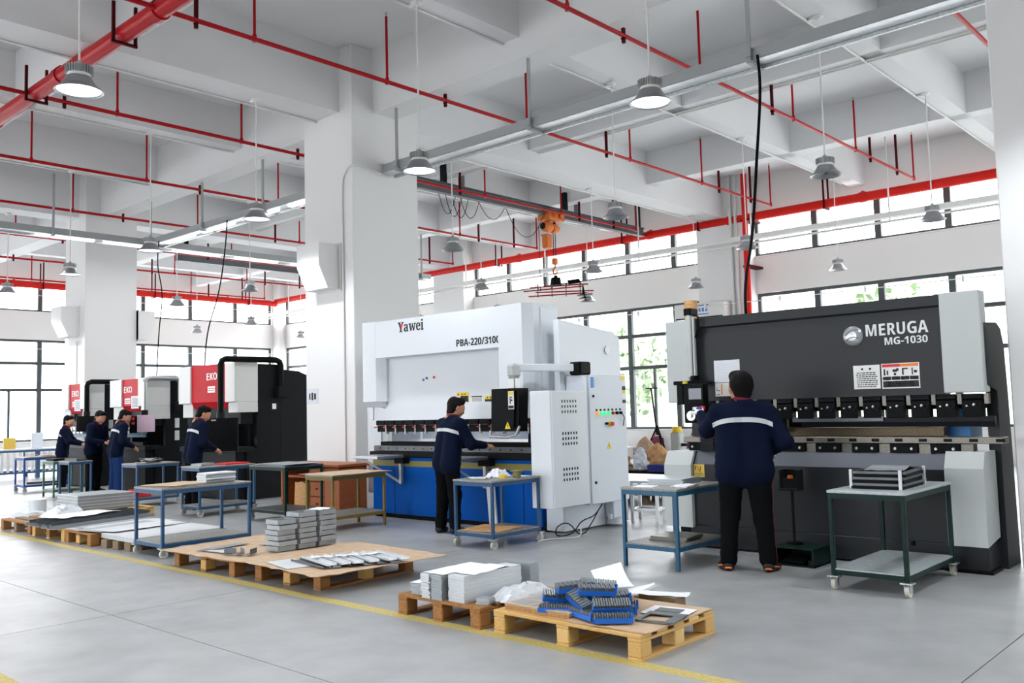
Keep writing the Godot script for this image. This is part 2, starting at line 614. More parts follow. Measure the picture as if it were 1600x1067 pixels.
func build_setting() -> void:
	# floor: cast slabs with sawn joints between them
	var fl := structure("floor")
	obj("joint_bed", g().bx(XL - 0.3, XR + 0.3, -0.2, -0.012, ZB - 0.3, ZF + 0.3), M.joint, fl)
	var xs := [XL - 0.3]
	for k in range(-6, 3):
		xs.append(-1.57 + k * 5.52)
	xs.append(XR + 0.3)
	var zs := [ZB - 0.3]
	for k in range(-3, 3):
		zs.append(-3.1 + k * 5.5)
	zs.append(ZF + 0.3)
	for i in xs.size() - 1:
		for j in zs.size() - 1:
			obj("slab", g().bx(xs[i] + 0.004, xs[i + 1] - 0.004, -0.012, 0, zs[j] + 0.004, zs[j + 1] - 0.004), M.floor, fl)
	obj("yellow_line", g().bx(-30, 6, 0.0, 0.0015, -4.48, -4.37), M.yellow_line, fl)
	obj("yellow_line", g().bx(-30, 6, 0.0, 0.0015, -1.98, -1.87), M.yellow_line, fl)
	# ceiling: slab, girders on the column lines, lighter beams between them
	var ce := structure("ceiling")
	obj("slab", g().bx(XL - 0.35, XR + 0.35, SLAB, SLAB + 0.15, ZB - 0.35, ZF + 0.35), M.ceiling, ce)
	for x: float in [-1.45, -12.0, -22.5]:
		obj("girder", g().bx(x - 0.32, x + 0.32, 6.4, SLAB, ZB, ZF), M.ceiling, ce)
	for z: float in [-9.44]:
		obj("girder", g().bx(XL, XR, 6.4, SLAB, z - 0.24, z + 0.24), M.ceiling, ce)
	for x: float in [-4.85, -8.28, -15.55, -19.05, -26.1, -29.7, 2.1, 5.7]:
		obj("beam", g().bx(x - 0.17, x + 0.17, 6.7, SLAB, ZB, ZF), M.ceiling, ce)
	for z: float in [-17.83, -13.62, -5.3, -1.15, 3.0, 7.2]:
		obj("beam", g().bx(XL, XR, 6.7, SLAB, z - 0.18, z + 0.18), M.ceiling, ce)
	# outer walls with their window bands
	var bay_a := spread(11.77, 20.78, 1.5)
	bay_a = [11.77, 13.3, 14.89, 16.46, 18.09, 19.67, 20.78]
	var bay_b := [22.21, 23.83, 25.41, 27.0, 28.6, 30.2, 31.4]
	window_wall("wall_back", Vector3(XL, 0, ZB), Vector3.RIGHT, XR - XL, [spread(0.35, 10.27, 1.65), bay_a, bay_b, spread(33.0, 42.4, 1.57)])
	window_wall("wall_left", Vector3(XL, 0, ZF), Vector3.FORWARD, ZF - ZB, [spread(1.0, 9.6, 1.72), [12.1, 14.0, 15.9, 18.0, 19.9, 22.1, 24.03, 25.88, 27.74, 29.65, 31.63, 33.3]])
	window_wall("wall_right", Vector3(XR, 0, ZB), Vector3.BACK, ZF - ZB, [spread(0.6, 10.6, 1.67)])
	window_wall("wall_front", Vector3(XR, 0, ZF), Vector3.LEFT, XR - XL, [spread(11.6, 21.2, 1.6), spread(22.6, 32.0, 1.57)])
	# columns
	var cols := [[-12.68, -11.36, -10.14, -8.76, "broad white column between the white machine and the red machine"], [-22.96, -21.78, -10.1, -8.85, "broad white column behind the far red and white machine"], [-2.11, -0.8, -10.1, -8.76, "white column beside the dark grey machine"]]
	for c in cols:
		var o := structure(numbered("column"), c[4], "column")
		obj("shaft", g().bx(c[0], c[1], 0, SLAB, c[2], c[3], 0.012), M.column, o)
	for c in [[-12.52, -11.09], [-23.03, -21.53]]:
		var o := structure(numbered("wall_pier"))
		obj("shaft", g().bx(c[0], c[1], 0, SLAB, ZB, ZB + 0.5, 0.01), M.column, o)
	var o := structure(numbered("wall_pier"))
	obj("shaft", g().bx(XL, XL + 0.45, 0, SLAB, ZB, ZB + 0.35, 0.01), M.column, o)

# ---------------------------------------------------------------- overhead
const LAMP_X := [5.65, 2.15, -1.4, -4.85, -8.3, -12.05, -15.55, -19.1, -22.7, -26.15, -29.7]
const LAMP_Z := [0.95, -3.3, -7.45, -11.62, -15.95, -20.3]
const LAMP_Y := 4.5

func make_lamp(lit: bool, x: float, z: float) -> Node3D:
	var girder := absf(x + 12.05) < 0.2 or absf(x + 22.7) < 0.3 or absf(x + 1.4) < 0.2
	var top := (6.4 if girder else 6.7) - LAMP_Y
	var lab := "lit round high bay lamp hanging by a thin white rod from the ceiling" if lit else "unlit round high bay lamp with dark bowl hanging by a thin rod"
	var t := thing("high_bay_lamp", lab, "lamp", Vector3(x, LAMP_Y, z), 0.0, "lit high bay lamps in the front rows" if lit else "unlit high bay lamps toward the windows")
	var sh := g().lathe(Vector3.ZERO, [Vector2(0.205, 0.0), Vector2(0.21, 0.004), Vector2(0.205, 0.012), Vector2(0.16, 0.05), Vector2(0.125, 0.1), Vector2(0.108, 0.135), Vector2(0.1, 0.135), Vector2(0.118, 0.098), Vector2(0.152, 0.05), Vector2(0.198, 0.012), Vector2(0.205, 0.0)], 28)
	obj("shade", sh, M.reflector, t)
	obj("diffuser", g().lathe(Vector3(0, 0.016 if lit else 0.1, 0), [Vector2(0.19 if lit else 0.115, 0.0), Vector2(0.0, -0.004)], 24), M.lamp_on if lit else M.lamp_off, t)
	obj("neck", g().cyl(Vector3(0, 0.135, 0), Vector3(0, 0.165, 0), 0.1, 0.1, 20), M.conduit, t)
	var hs := g().cyl(Vector3(0, 0.165, 0), Vector3(0, 0.24, 0), 0.1, 0.1, 20)
	for k in 28:
		var a := TAU * k / 28.0
		hs.box(Vector3(cos(a) * 0.108, 0.2, sin(a) * 0.108), Vector3(0.026, 0.074, 0.006), 0.0, Basis(UP, -a))
	obj("heat_sink", hs, M.aluminium, t)
	obj("cap", g().lathe(Vector3(0, 0.24, 0), [Vector2(0.05, 0), Vector2(0.03, 0.03), Vector2(0.014, 0.05), Vector2(0, 0.05)], 14), M.aluminium, t)
	obj("rod", g().cyl(Vector3(0, 0.28, 0), Vector3(0, top, 0), 0.011, 0.011, 8), M.conduit, t)
	obj("ceiling_mount", g().lathe(Vector3(0, top - 0.05, 0), [Vector2(0, 0), Vector2(0.03, 0), Vector2(0.075, 0.035), Vector2(0.075, 0.05), Vector2(0, 0.05)], 14).bx(-0.13, -0.05, top - 0.035, top, -0.03, 0.03, 0.005), M.conduit, t)
	if lit:
		var s := SpotLight3D.new()
		s.name = "lamp_light"
		s.position = Vector3(0, 0.008, 0)
		s.rotation.x = -PI / 2
		s.spot_angle = 68
		s.spot_range = 40
		s.spot_attenuation = 2
		s.spot_angle_attenuation = 0.6
		s.light_energy = LAMP_ENERGY
		s.light_color = Color(0.97, 0.985, 1.0)
		s.light_size = 0.16
		s.shadow_enabled = true
		t.add_child(s)
	return t

func sprinkler_line(x: float, where: String) -> void:
	var y := 6.3
	var z0 := 2.0
	var z1 := -20.35
	var t := thing("sprinkler_pipe", "thin red sprinkler pipe with upright stubs " + where, "pipe", Vector3(x, y, 0), 0.0, "red sprinkler branch pipes")
	obj("pipe", g().cyl(Vector3(0, 0, z0), Vector3(0, 0, z1), 0.034, 0.026, 10), M.red, t)
	for z: float in [-0.4, -2.6, -6.1, -8.28, -11.35, -14.4, -17.1, -20.32]:
		var s := g().cyl(Vector3(0, 0.02, z), Vector3(0, 0.98, z), 0.019, 0.019, 8).cyl(Vector3(0, -0.035, z), Vector3(0, 0.06, z), 0.032, 0.028, 8)
		var st := obj("upright_stub", s, M.red, t)
		obj("sprinkler_head", g().cyl(Vector3(0, 0.98, z), Vector3(0, 1.03, z), 0.012, 0.012, 6).cyl(Vector3(0, 1.03, z), Vector3(0, 1.035, z), 0.022, 0.022, 8), M.zinc, st)
	for q in [[-5.3, 6.7], [-9.44, 6.4], [-13.62, 6.7], [-17.83, 6.7], [-19.3, 7.47], [-1.15, 6.7]]:
		var h: float = q[1] - y
		obj("hanger", g().bx(-0.02, 0.02, -0.1, h, q[0] - 0.02, q[0] + 0.02).bx(-0.034, 0.034, -0.045, -0.03, q[0] - 0.02, q[0] + 0.02), M.red_dark, t)

func red_main(label: String, a: Vector3, b: Vector3, r: float, m: Material, collars: Array, up_to: float) -> Node3D:
	var t := thing("fire_main", label, "pipe")
	obj("pipe", g().cyl(a, b, r, r, 20), m, t)
	var d := (b - a).normalized()
	for c in collars:
		var p: Vector3 = a + d * c
		obj("coupling", g().cyl(p - d * 0.07, p + d * 0.07, r + 0.018, r + 0.018, 20).bx(p.x - 0.03, p.x + 0.03, p.y + r, p.y + r + 0.04, p.z - 0.03, p.z + 0.03), m, t)
	if up_to > 0:
		for c in collars:
			var p: Vector3 = a + d * (c + 0.9)
			var s := d.cross(UP) * (r + 0.03)
			obj("hanger", g().bar(p + s - UP * (r + 0.02), Vector3(p.x, up_to, p.z) + s, 0.035, 0.035).bar(p - s - UP * (r + 0.02), Vector3(p.x, up_to, p.z) - s, 0.035, 0.035).bar(p + s * 1.15 - UP * (r + 0.02), p - s * 1.15 - UP * (r + 0.02), 0.035, 0.035), M.red_dark, t)
	return t

func tray(label: String, a: Vector3, b: Vector3, posts: Array, lit: Array) -> void:
	var t := thing("cable_tray", label, "cable tray")
	var d := (b - a).normalized()
	var L := (b - a).length()
	var s := g()
	s.xf = Transform3D(Basis(d, UP, d.cross(UP)), a)
	s.bx(0, L, 0, 0.008, -0.12, 0.12).bx(0, L, 0, 0.13, -0.125, -0.117).bx(0, L, 0, 0.13, 0.117, 0.125).bx(0, L, 0.13, 0.135, -0.125, 0.125)
	obj("trough", s, M.tray_side, t)
	var b2 := g()
	b2.xf = s.xf
	b2.bx(0, L, -0.006, 0.0, -0.11, 0.11)
	obj("bottom_cover", b2, M.tray_bottom, t)
	var lp := g()
	lp.xf = s.xf
	lp.bx(0, L, -0.045, -0.02, -0.16, -0.125).bx(0, L, -0.045, 0.0, -0.127, -0.121)
	obj("lip_rail", lp, M.zinc, t)
	for p in posts:
		var h := g()
		h.xf = s.xf
		h.bx(p[0] - 0.02, p[0] + 0.02, -0.03, p[1] - a.y, 0.13, 0.165).bx(p[0] - 0.025, p[0] + 0.025, -0.05, -0.012, -0.18, 0.18).bx(p[0] - 0.035, p[0] + 0.035, 0.02, 0.12, 0.125, 0.19)
		obj("hanger", h, M.tray_side, t)
	for q in lit:
		var l := g()
		l.xf = s.xf
		l.bx(q - 0.6, q + 0.6, -0.05, -0.006, -0.04, 0.06, 0.008)
		obj("light_tube", l, M.tube_on, t)
		var al := AreaLight3D.new()
		al.name = "tube_light"
		al.area_size = Vector2(1.2, 0.1)
		al.light_energy = 1.2
		al.area_range = 40
		al.area_attenuation = 2
		al.shadow_enabled = true
		t.add_child(al)
		al.transform = Transform3D(Basis(d, -d.cross(UP), UP), a + d * q + UP * -0.06)

func hanging_cable(label: String, m: Material, r: float, pts: Array) -> void:
	var c := Curve3D.new()
	for i in pts.size():
		var tan: Vector3 = (pts[min(i + 1, pts.size() - 1)] - pts[max(i - 1, 0)]) * 0.2
		c.add_point(pts[i], -tan, tan)
	c.bake_interval = 0.08
	tag(obj("cable", g().tube(Array(c.get_baked_points()), r, 7), m), label, "cable")

func build_overhead() -> void:
	for z: float in LAMP_Z:
		for x: float in LAMP_X:
			if z < -16 and x > -7 and x < -3:
				continue
			if (z > 0 and x < -16) or (z > -5 and x < -24) or (z < -10 and x > 0):
				continue
			make_lamp(z > -8, x, z)
	for q in [[0.2, "passing above the near white column"], [-3.2, "above the logo side of the dark machine"], [-6.52, "running above the gap between the two big machines"], [-9.89, "crossing before the broad column above the white machine"], [-13.86, "running along the hoist rail behind the broad column"], [-17.45, "running above the nearest red machine"], [-21.1, "running above the farthest red machine"], [-24.7, "running just beyond the far broad column"], [-28.3, "running midway between far column and end wall"], [-32.3, "running close along the end wall windows"]]:
		sprinkler_line(q[0], q[1])
	red_main("thick red fire main crossing the ceiling in front of the column", Vector3(5, 6.32, -4.88), Vector3(-31, 6.32, -4.88), 0.11, M.red, [12.6, 15.0, 17.9, 20.6], 6.7)
	red_main("thick orange-red fire main along the window wall behind the machines", Vector3(9, 6.3, -21.25), Vector3(-32.9, 6.3, -21.25), 0.11, M.red_orange, [17.0, 20.5, 23.0, 28.0], 7.0)
	red_main("thick orange-red fire main along the far end wall", Vector3(-32.9, 6.2, 6), Vector3(-32.9, 6.2, -21.25), 0.11, M.red_orange, [17.0, 21.0, 25.0], 7.0)
	var rs := thing("fire_riser", "upright red fire pipe standing beside the window wall pier", "pipe")
	obj("pipe", g().cyl(Vector3(-10.95, 0, -21.0), Vector3(-10.95, 7.4, -21.0), 0.075, 0.075, 16), M.red_orange, rs)
	for y in [5.0, 6.2, 3.0]:
		obj("clamp", g().bx(-11.05, -10.85, y - 0.03, y + 0.03, -21.68, -20.98), M.red_dark, rs)
	var wp := thing("white_riser", "white upright pipe pair on the window wall pier", "pipe")
	for x in [-11.45, -11.3]:
		obj("pipe", g().cyl(Vector3(x, 0, -21.15), Vector3(x, 7.46, -21.15), 0.04, 0.04, 10), M.conduit, wp)
	var posts_r := []
	for x: float in [-10.9, -8.05, -4.7, -1.9, 1.5]:
		posts_r.append([x + 11.3, 6.4])
	tray("galvanised cable tray hanging over the machines right of the broad column", Vector3(-11.3, 5.42, -9.45), Vector3(4.0, 5.42, -9.45), posts_r, [])
	var posts_l := []
	for x: float in [-19.5, -17.2, -14.9, -13.2]:
		posts_l.append([x + 19.6, 6.4])
	tray("cable tray carrying lit light tubes between the two broad columns", Vector3(-19.6, 5.42, -9.5), Vector3(-12.7, 5.42, -9.5), posts_l, [1.2, 2.8, 4.4, 6.0])
	tray("cable tray with tubes crossing toward the window wall", Vector3(-19.75, 5.42, -1.0), Vector3(-19.75, 5.42, -18.0), [[6.3, 6.7], [12.6, 6.7], [16.6, 6.7], [2.0, 6.7]], [6.6, 8.0, 9.6, 11.2, 12.8, 14.4])
	# a white trunking with two conduits along the window wall
	var tk := thing("wall_trunking", "white cable trunking hung in front of the upper windows", "trunking")
	obj("duct", g().bx(-33, 9, 5.62, 5.74, -20.9, -20.7), M.conduit, tk)
	obj("conduit", g().cyl(Vector3(-33, 5.48, -20.5), Vector3(9, 5.48, -20.5), 0.03, 0.03, 8), M.conduit, tk)
	for k in 12:
		obj("hanger", g().bx(-31 + k * 3.4, -30.97 + k * 3.4, 5.45, 7.47, -20.62, -20.59), M.conduit, tk)
	var w2 := thing("stay_wire", "thin wire strung in front of the lower windows", "wire")
	obj("wire", g().cyl(Vector3(-33, 4.05, -20.77), Vector3(9, 4.05, -20.77), 0.012, 0.012, 6), M.conduit, w2)
	for k in 20:
		obj("clip", g().bx(-31 + k * 2.1, -30.96 + k * 2.1, 3.98, 4.12, -20.8, -20.74), M.conduit, w2)
	var w3 := thing("stay_wire", "thin wire strung in front of the end wall windows", "wire")
	obj("wire", g().cyl(Vector3(-32.9, 5.85, 6), Vector3(-32.9, 5.85, -21), 0.012, 0.012, 6).cyl(Vector3(-32.9, 4.0, 6), Vector3(-32.9, 4.0, -21), 0.012, 0.012, 6), M.conduit, w3)
	# surface conduits fixed to the beam soffits
	for x: float in [-4.85, -8.28, -12.0, -15.55, -19.05]:
		var yy := 6.4 if absf(x + 12) < 0.1 else 6.7
		var hw := 0.32 if absf(x + 12) < 0.1 else 0.17
		tag(obj("beam_conduit", g().cyl(Vector3(x - hw + 0.02, yy - 0.019, ZF), Vector3(x - hw + 0.02, yy - 0.019, -21.1), 0.018, 0.018, 8), M.conduit), "white wiring conduit along the edge of a ceiling beam", "conduit", "beam conduits")
	for q in [[-22.1, -12.35], [-11.65, -1.8]]:
		tag(obj("cross_conduit", g().cyl(Vector3(q[0], 6.68, -13.74), Vector3(q[1], 6.68, -13.74), 0.018, 0.018, 8).cyl(Vector3(q[0], 6.68, -13.66), Vector3(q[1], 6.68, -13.66), 0.014, 0.014, 8), M.conduit), "twin white conduit crossing under a middle beam", "conduit", "twin cross conduits")
	# hoist rail and hoist
	for q in [[-14.15, -12.55, -21.1, "dark steel hoist rail carrying the orange chain hoist"], [-25.6, -13.1, -21.0, "dark steel hoist rail near the far end wall"]]:
		var x: float = q[0]
		var t := thing("hoist_rail", q[3], "hoist rail")
		obj("rail", g().bx(x - 0.07, x + 0.07, 6.25, 6.265, q[1], q[2]).bx(x - 0.008, x + 0.008, 6.265, 6.475, q[1], q[2]).bx(x - 0.07, x + 0.07, 6.475, 6.49, q[1], q[2]), M.i_beam, t)
		obj("end_stop", g().bx(x - 0.08, x + 0.08, 6.24, 6.5, q[1] - 0.03, q[1] + 0.02), M.i_beam, t)
		for z: float in [-13.45, -17.66, -20.9]:
			if z < q[1]:
				obj("hanger", g().bx(x - 0.06, x + 0.06, 6.49, 6.95 if z > -18 else 7.47, z - 0.0, z + 0.1), M.steel_dark, t)
		for z: float in [-13.95, -18.1]:
			obj("brace", g().bx(x - 0.05, x + 0.05, 6.49, 6.8, z - 0.05, z + 0.05), M.i_beam, t)
	build_hoist()
	# machine supply cables
	hanging_cable("thick black cable dropping from the tray to the dark grey machine", M.cable, 0.017, [Vector3(-4.6, 5.44, -9.3), Vector3(-4.58, 5.0, -9.28), Vector3(-4.62, 4.2, -9.2), Vector3(-4.66, 3.4, -9.1), Vector3(-4.72, 2.8, -9.0), Vector3(-4.72, 2.36, -8.98)])
	hanging_cable("black cable dropping from the tray to the middle red machine", M.cable, 0.013, [Vector3(-19.1, 5.44, -9.35), Vector3(-19.15, 4.9, -9.35), Vector3(-18.95, 4.2, -9.35), Vector3(-18.98, 3.4, -9.3), Vector3(-19.0, 2.3, -9.25)])
	hanging_cable("black cable dropping from the tray to the nearest red machine", M.cable, 0.013, [Vector3(-16.2, 5.44, -9.35), Vector3(-16.3, 4.8, -9.35), Vector3(-16.45, 4.0, -9.3), Vector3(-16.7, 3.2, -9.2), Vector3(-16.75, 2.4, -9.15)])
	# festoon loops under the hoist rail
	for q in [[-13.2, 0.42], [-13.4, 0.45], [-13.6, 0.45], [-13.85, 0.42], [-14.5, 0.33], [-15.4, 0.6]]:
		var pts := []
		var ln: float = {-13.2: 0.5, -13.4: 0.5, -13.6: 0.5, -13.85: 0.6, -14.5: 0.85, -15.4: 1.35}[q[0]]
		for k in 11:
			var u := k / 10.0
			pts.append(Vector3(-14.15 + (0.05 if ln < 0.7 else 0.0), 6.22 - q[1] * 4.0 * u * (1.0 - u), q[0] - ln * u))
		tag(obj("festoon_cable", g().tube(pts, 0.008, 5), M.cable), "thin black festoon cable looping below the hoist rail", "cable", "festoon loops")
	# white air outlet boxes on the columns
	outlet_box(Vector3(-12.0, 3.5, -8.76), 0.0, "white angular air outlet box on the broad middle column")
	outlet_box(Vector3(-22.4, 3.5, -8.85), 0.0, "white angular air outlet box on the far broad column")
	outlet_box(Vector3(-22.0, 3.45, -10.1), PI, "white air outlet box on the window side of the far column")
	hanging_cable("white conduit running up the far broad column", M.conduit, 0.014, [Vector3(-22.2, 0.3, -8.83), Vector3(-22.2, 2.5, -8.83), Vector3(-22.2, 3.4, -8.83)])
	hanging_cable("white conduit bending up the broad column to the tray", M.conduit, 0.014, [Vector3(-11.6, 0.3, -8.74), Vector3(-11.6, 2.0, -8.74), Vector3(-11.6, 4.0, -8.74), Vector3(-11.6, 5.1, -8.74), Vector3(-11.52, 5.35, -8.74), Vector3(-11.36, 5.45, -8.74), Vector3(-11.32, 5.46, -8.9), Vector3(-11.3, 5.4, -9.3)])

func outlet_box(at: Vector3, turn: float, label: String) -> void:
	var t := thing("air_outlet_box", label, "air outlet", at, turn)
	obj("housing", g().prism(PackedVector2Array([Vector2(0, 0), Vector2(0, 0.72), Vector2(0.42, 0.72), Vector2(0.42, 0.36), Vector2(0.25, 0.0)]), Vector3(-0.3, 0, 0), Vector3(0, 0, 1), UP, Vector3(0.6, 0, 0)), M.column, t)
	obj("flange", g().bx(-0.33, 0.33, -0.03, 0.75, 0, 0.02, 0.004), M.column, t)

func build_hoist() -> void:
	var z := -17.05
	var t := thing("chain_hoist", "orange electric chain hoist with hook running on the steel rail", "hoist", Vector3(-14.15, 6.25, z))
	obj("trolley", g().bx(-0.2, 0.2, -0.12, 0.06, -0.3, 0.3, 0.02).cyl(Vector3(-0.26, 0.0, 0.12), Vector3(0.26, 0, 0.12), 0.07, 0.07, 12).cyl(Vector3(-0.26, 0.0, -0.12), Vector3(0.26, 0, -0.12), 0.07, 0.07, 12), M.hoist_orange, t)
	obj("yoke", g().bar(Vector3(0, -0.1, 0.1), Vector3(0, -0.2, 0.14), 0.06, 0.03).bar(Vector3(0, -0.1, -0.1), Vector3(0, -0.2, -0.14), 0.06, 0.03), M.steel_dark, t)
	obj("motor", g().lathe(Vector3(0.0, -0.27, 0.34), [Vector2(0, 0), Vector2(0.1, 0.02), Vector2(0.13, 0.08), Vector2(0.135, 0.26), Vector2(0.11, 0.32), Vector2(0, 0.32)], 18, Basis(Vector3.RIGHT, -PI / 2)), M.hoist_orange, t)
	obj("motor_cover", g().lathe(Vector3(0.0, -0.27, 0.36), [Vector2(0, 0), Vector2(0.06, 0.0), Vector2(0.085, 0.03), Vector2(0.085, 0.06)], 14, Basis(Vector3.RIGHT, -PI / 2)), M.steel_dark, t)
	obj("gearbox", g().lathe(Vector3(0.0, -0.29, 0.0), [Vector2(0, 0), Vector2(0.11, 0.01), Vector2(0.12, 0.1), Vector2(0.09, 0.24), Vector2(0, 0.26)], 16, Basis(Vector3.RIGHT, -PI / 2)), M.hoist_orange, t)
	obj("chain_bucket", g().bx(-0.09, 0.09, -0.82, -0.46, 0.06, 0.3, 0.04).bx(-0.1, 0.1, -0.5, -0.47, 0.05, 0.31, 0.01), M.hoist_orange, t)
	var ch := g()
	for zz: float in [-0.14, -0.06]:
		for k in 23:
			var y := -0.36 - k * 0.03
			ch.box(Vector3(0, y, zz), Vector3(0.026, 0.034, 0.009) if k % 2 == 0 else Vector3(0.009, 0.034, 0.026), 0.003)
	obj("chain", ch, M.steel_dark, t)
	var hk := obj("hook_block", g().bx(-0.06, 0.06, -1.2, -1.03, -0.18, -0.02, 0.03), M.hoist_orange, t)
	var pts := []
	for k in 13:
		var a := PI * 0.5 - k * TAU * 0.78 / 12.0
		pts.append(Vector3(0, -1.36 + sin(a) * 0.075, -0.1 + cos(a) * 0.075))
	pts.push_front(Vector3(0, -1.18, -0.1))
	obj("hook", g().tube(pts, 0.02, 8), M.hoist_orange, hk)
	obj("control_cable", g().cyl(Vector3(-0.05, -0.3, 0.42), Vector3(-0.05, -1.9, 0.42), 0.008, 0.008, 6), M.cable, t)
	# vacuum lifting frame hanging in the hook
	var l := thing("vacuum_lifter", "red vacuum lifting frame with black suction cups hanging below the hoist hook", "lifting frame", Vector3(-14.01, 4.195, -17.15), 0.7)
	l.scale = Vector3(1, 0.62, 1)
	for q in [[0.52, 0.0], [0.4, -0.16], [0.28, 0.14], [0.16, -0.04]]:
		obj("cross_bar", g().bar(Vector3(-0.75 + q[1], q[0], -0.2 + q[1]), Vector3(0.7 + q[1], q[0] + 0.05, -0.1 - q[1]), 0.05, 0.05, 0.006), M.red, l)
	for x in [-0.55, -0.2, 0.15, 0.5]:
		obj("strut", g().bar(Vector3(x, 0.1, -0.15), Vector3(x, 0.66, -0.13), 0.02, 0.02).bar(Vector3(x, 0.52, -0.4), Vector3(x, 0.52, 0.3), 0.04, 0.04), M.steel_dark, l)
	obj("vacuum_pump", g().cyl(Vector3(-0.1, 0.56, -0.1), Vector3(-0.1, 0.86, -0.1), 0.15, 0.12, 14).cyl(Vector3(-0.1, 0.86, -0.1), Vector3(-0.1, 0.95, -0.1), 0.05), M.black, l)
	obj("hanging_eye", g().tube([Vector3(-0.1, 0.94, -0.1), Vector3(-0.1, 0.99, -0.06), Vector3(-0.1, 1.03, -0.1), Vector3(-0.1, 0.99, -0.14), Vector3(-0.1, 0.94, -0.1)], 0.012, 6), M.steel_dark, l)
	obj("motor", g().cyl(Vector3(0.2, 0.66, -0.1), Vector3(0.5, 0.72, -0.1), 0.09, 0.09, 12), M.black, l)
	obj("hose", g().tube([Vector3(0.05, 0.9, -0.05), Vector3(0.2, 1.0, 0.0), Vector3(0.35, 0.95, 0.05), Vector3(0.5, 0.8, 0.0)], 0.012, 6), M.cable, l)
	for y: float in [0.05, -0.07, -0.2]:
		obj("suction_cup", g().lathe(Vector3(0.56 - y * 0.3, y, 0.2), [Vector2(0, 0.06), Vector2(0.05, 0.06), Vector2(0.13, 0.02), Vector2(0.15, 0.0), Vector2(0, 0.0)], 18).cyl(Vector3(0.56 - y * 0.3, y + 0.05, 0.2), Vector3(0.56, 0.5, 0.1), 0.012), M.black, l)

# ---------------------------------------------------------------- machines
func V2(a: Array) -> PackedVector2Array:
	var r := PackedVector2Array()
	for k in range(0, a.size(), 2):
		r.append(Vector2(a[k], a[k + 1]))
	return r

# profile of (z, y) pushed along x
func along_x(poly: Array, x0: float, x1: float) -> G:
	return g().prism(V2(poly), Vector3(x0, 0, 0), Vector3(0, 0, 1), UP, Vector3(x1 - x0, 0, 0))

# plan of (x, z) pushed up
func upward(poly: Array, y0: float, y1: float) -> G:
	return g().prism(V2(poly), Vector3(0, y0, 0), Vector3.RIGHT, Vector3(0, 0, 1), UP * (y1 - y0))

# a plate with rows of print marks on it; facing +z
func sign_plate(parent: Node, called: String, x0: float, x1: float, y0: float, y1: float, z: float, m: Material, marks: Array) -> MeshInstance3D:
	var p := obj(called, g().bx(x0, x1, y0, y1, z, z + 0.004), m, parent)
	for k in marks:
		var q := g()
		var w := x1 - x0
		var h := y1 - y0
		for r in k[1]:
			q.bx(x0 + r[0] * w, x0 + r[1] * w, y0 + r[2] * h, y0 + r[3] * h, z + 0.004, z + 0.0055)
		obj("print", q, k[0], p)
	return p

func text_rows(x0: float, x1: float, y0: float, y1: float, rows: int, seed_: int) -> Array:
	var r := RandomNumberGenerator.new()
	r.seed = seed_
	var out := []
	for k in rows:
		var yy := lerpf(y1, y0, (k + 0.5) / rows)
		var h := (y1 - y0) / rows * 0.22
		var x := x0 + r.randf() * 0.05
		while x < x1 - 0.04:
			var w: float = min(r.randf_range(0.03, 0.12), x1 - x)
			out.append([x, x + w, yy - h, yy + h])
			x += w + 0.025
	return out

func triangle_sign(parent: Node, c: Vector3, s: float, n: Vector3) -> void:
	var i := UP.cross(n).normalized()
	var t := obj("warning_triangle", g().prism(V2([-0.5, -0.45, 0.5, -0.45, 0.0, 0.5]), c, i * s, UP * s, n * 0.004), M.sign_yellow, parent)
	obj("bolt_print", g().prism(V2([0.02, 0.25, -0.12, -0.05, 0.0, -0.05, -0.05, -0.33, 0.12, 0.02, 0.0, 0.02]), c + n * 0.004, i * s, UP * s, n * 0.0015), M.ink, t)

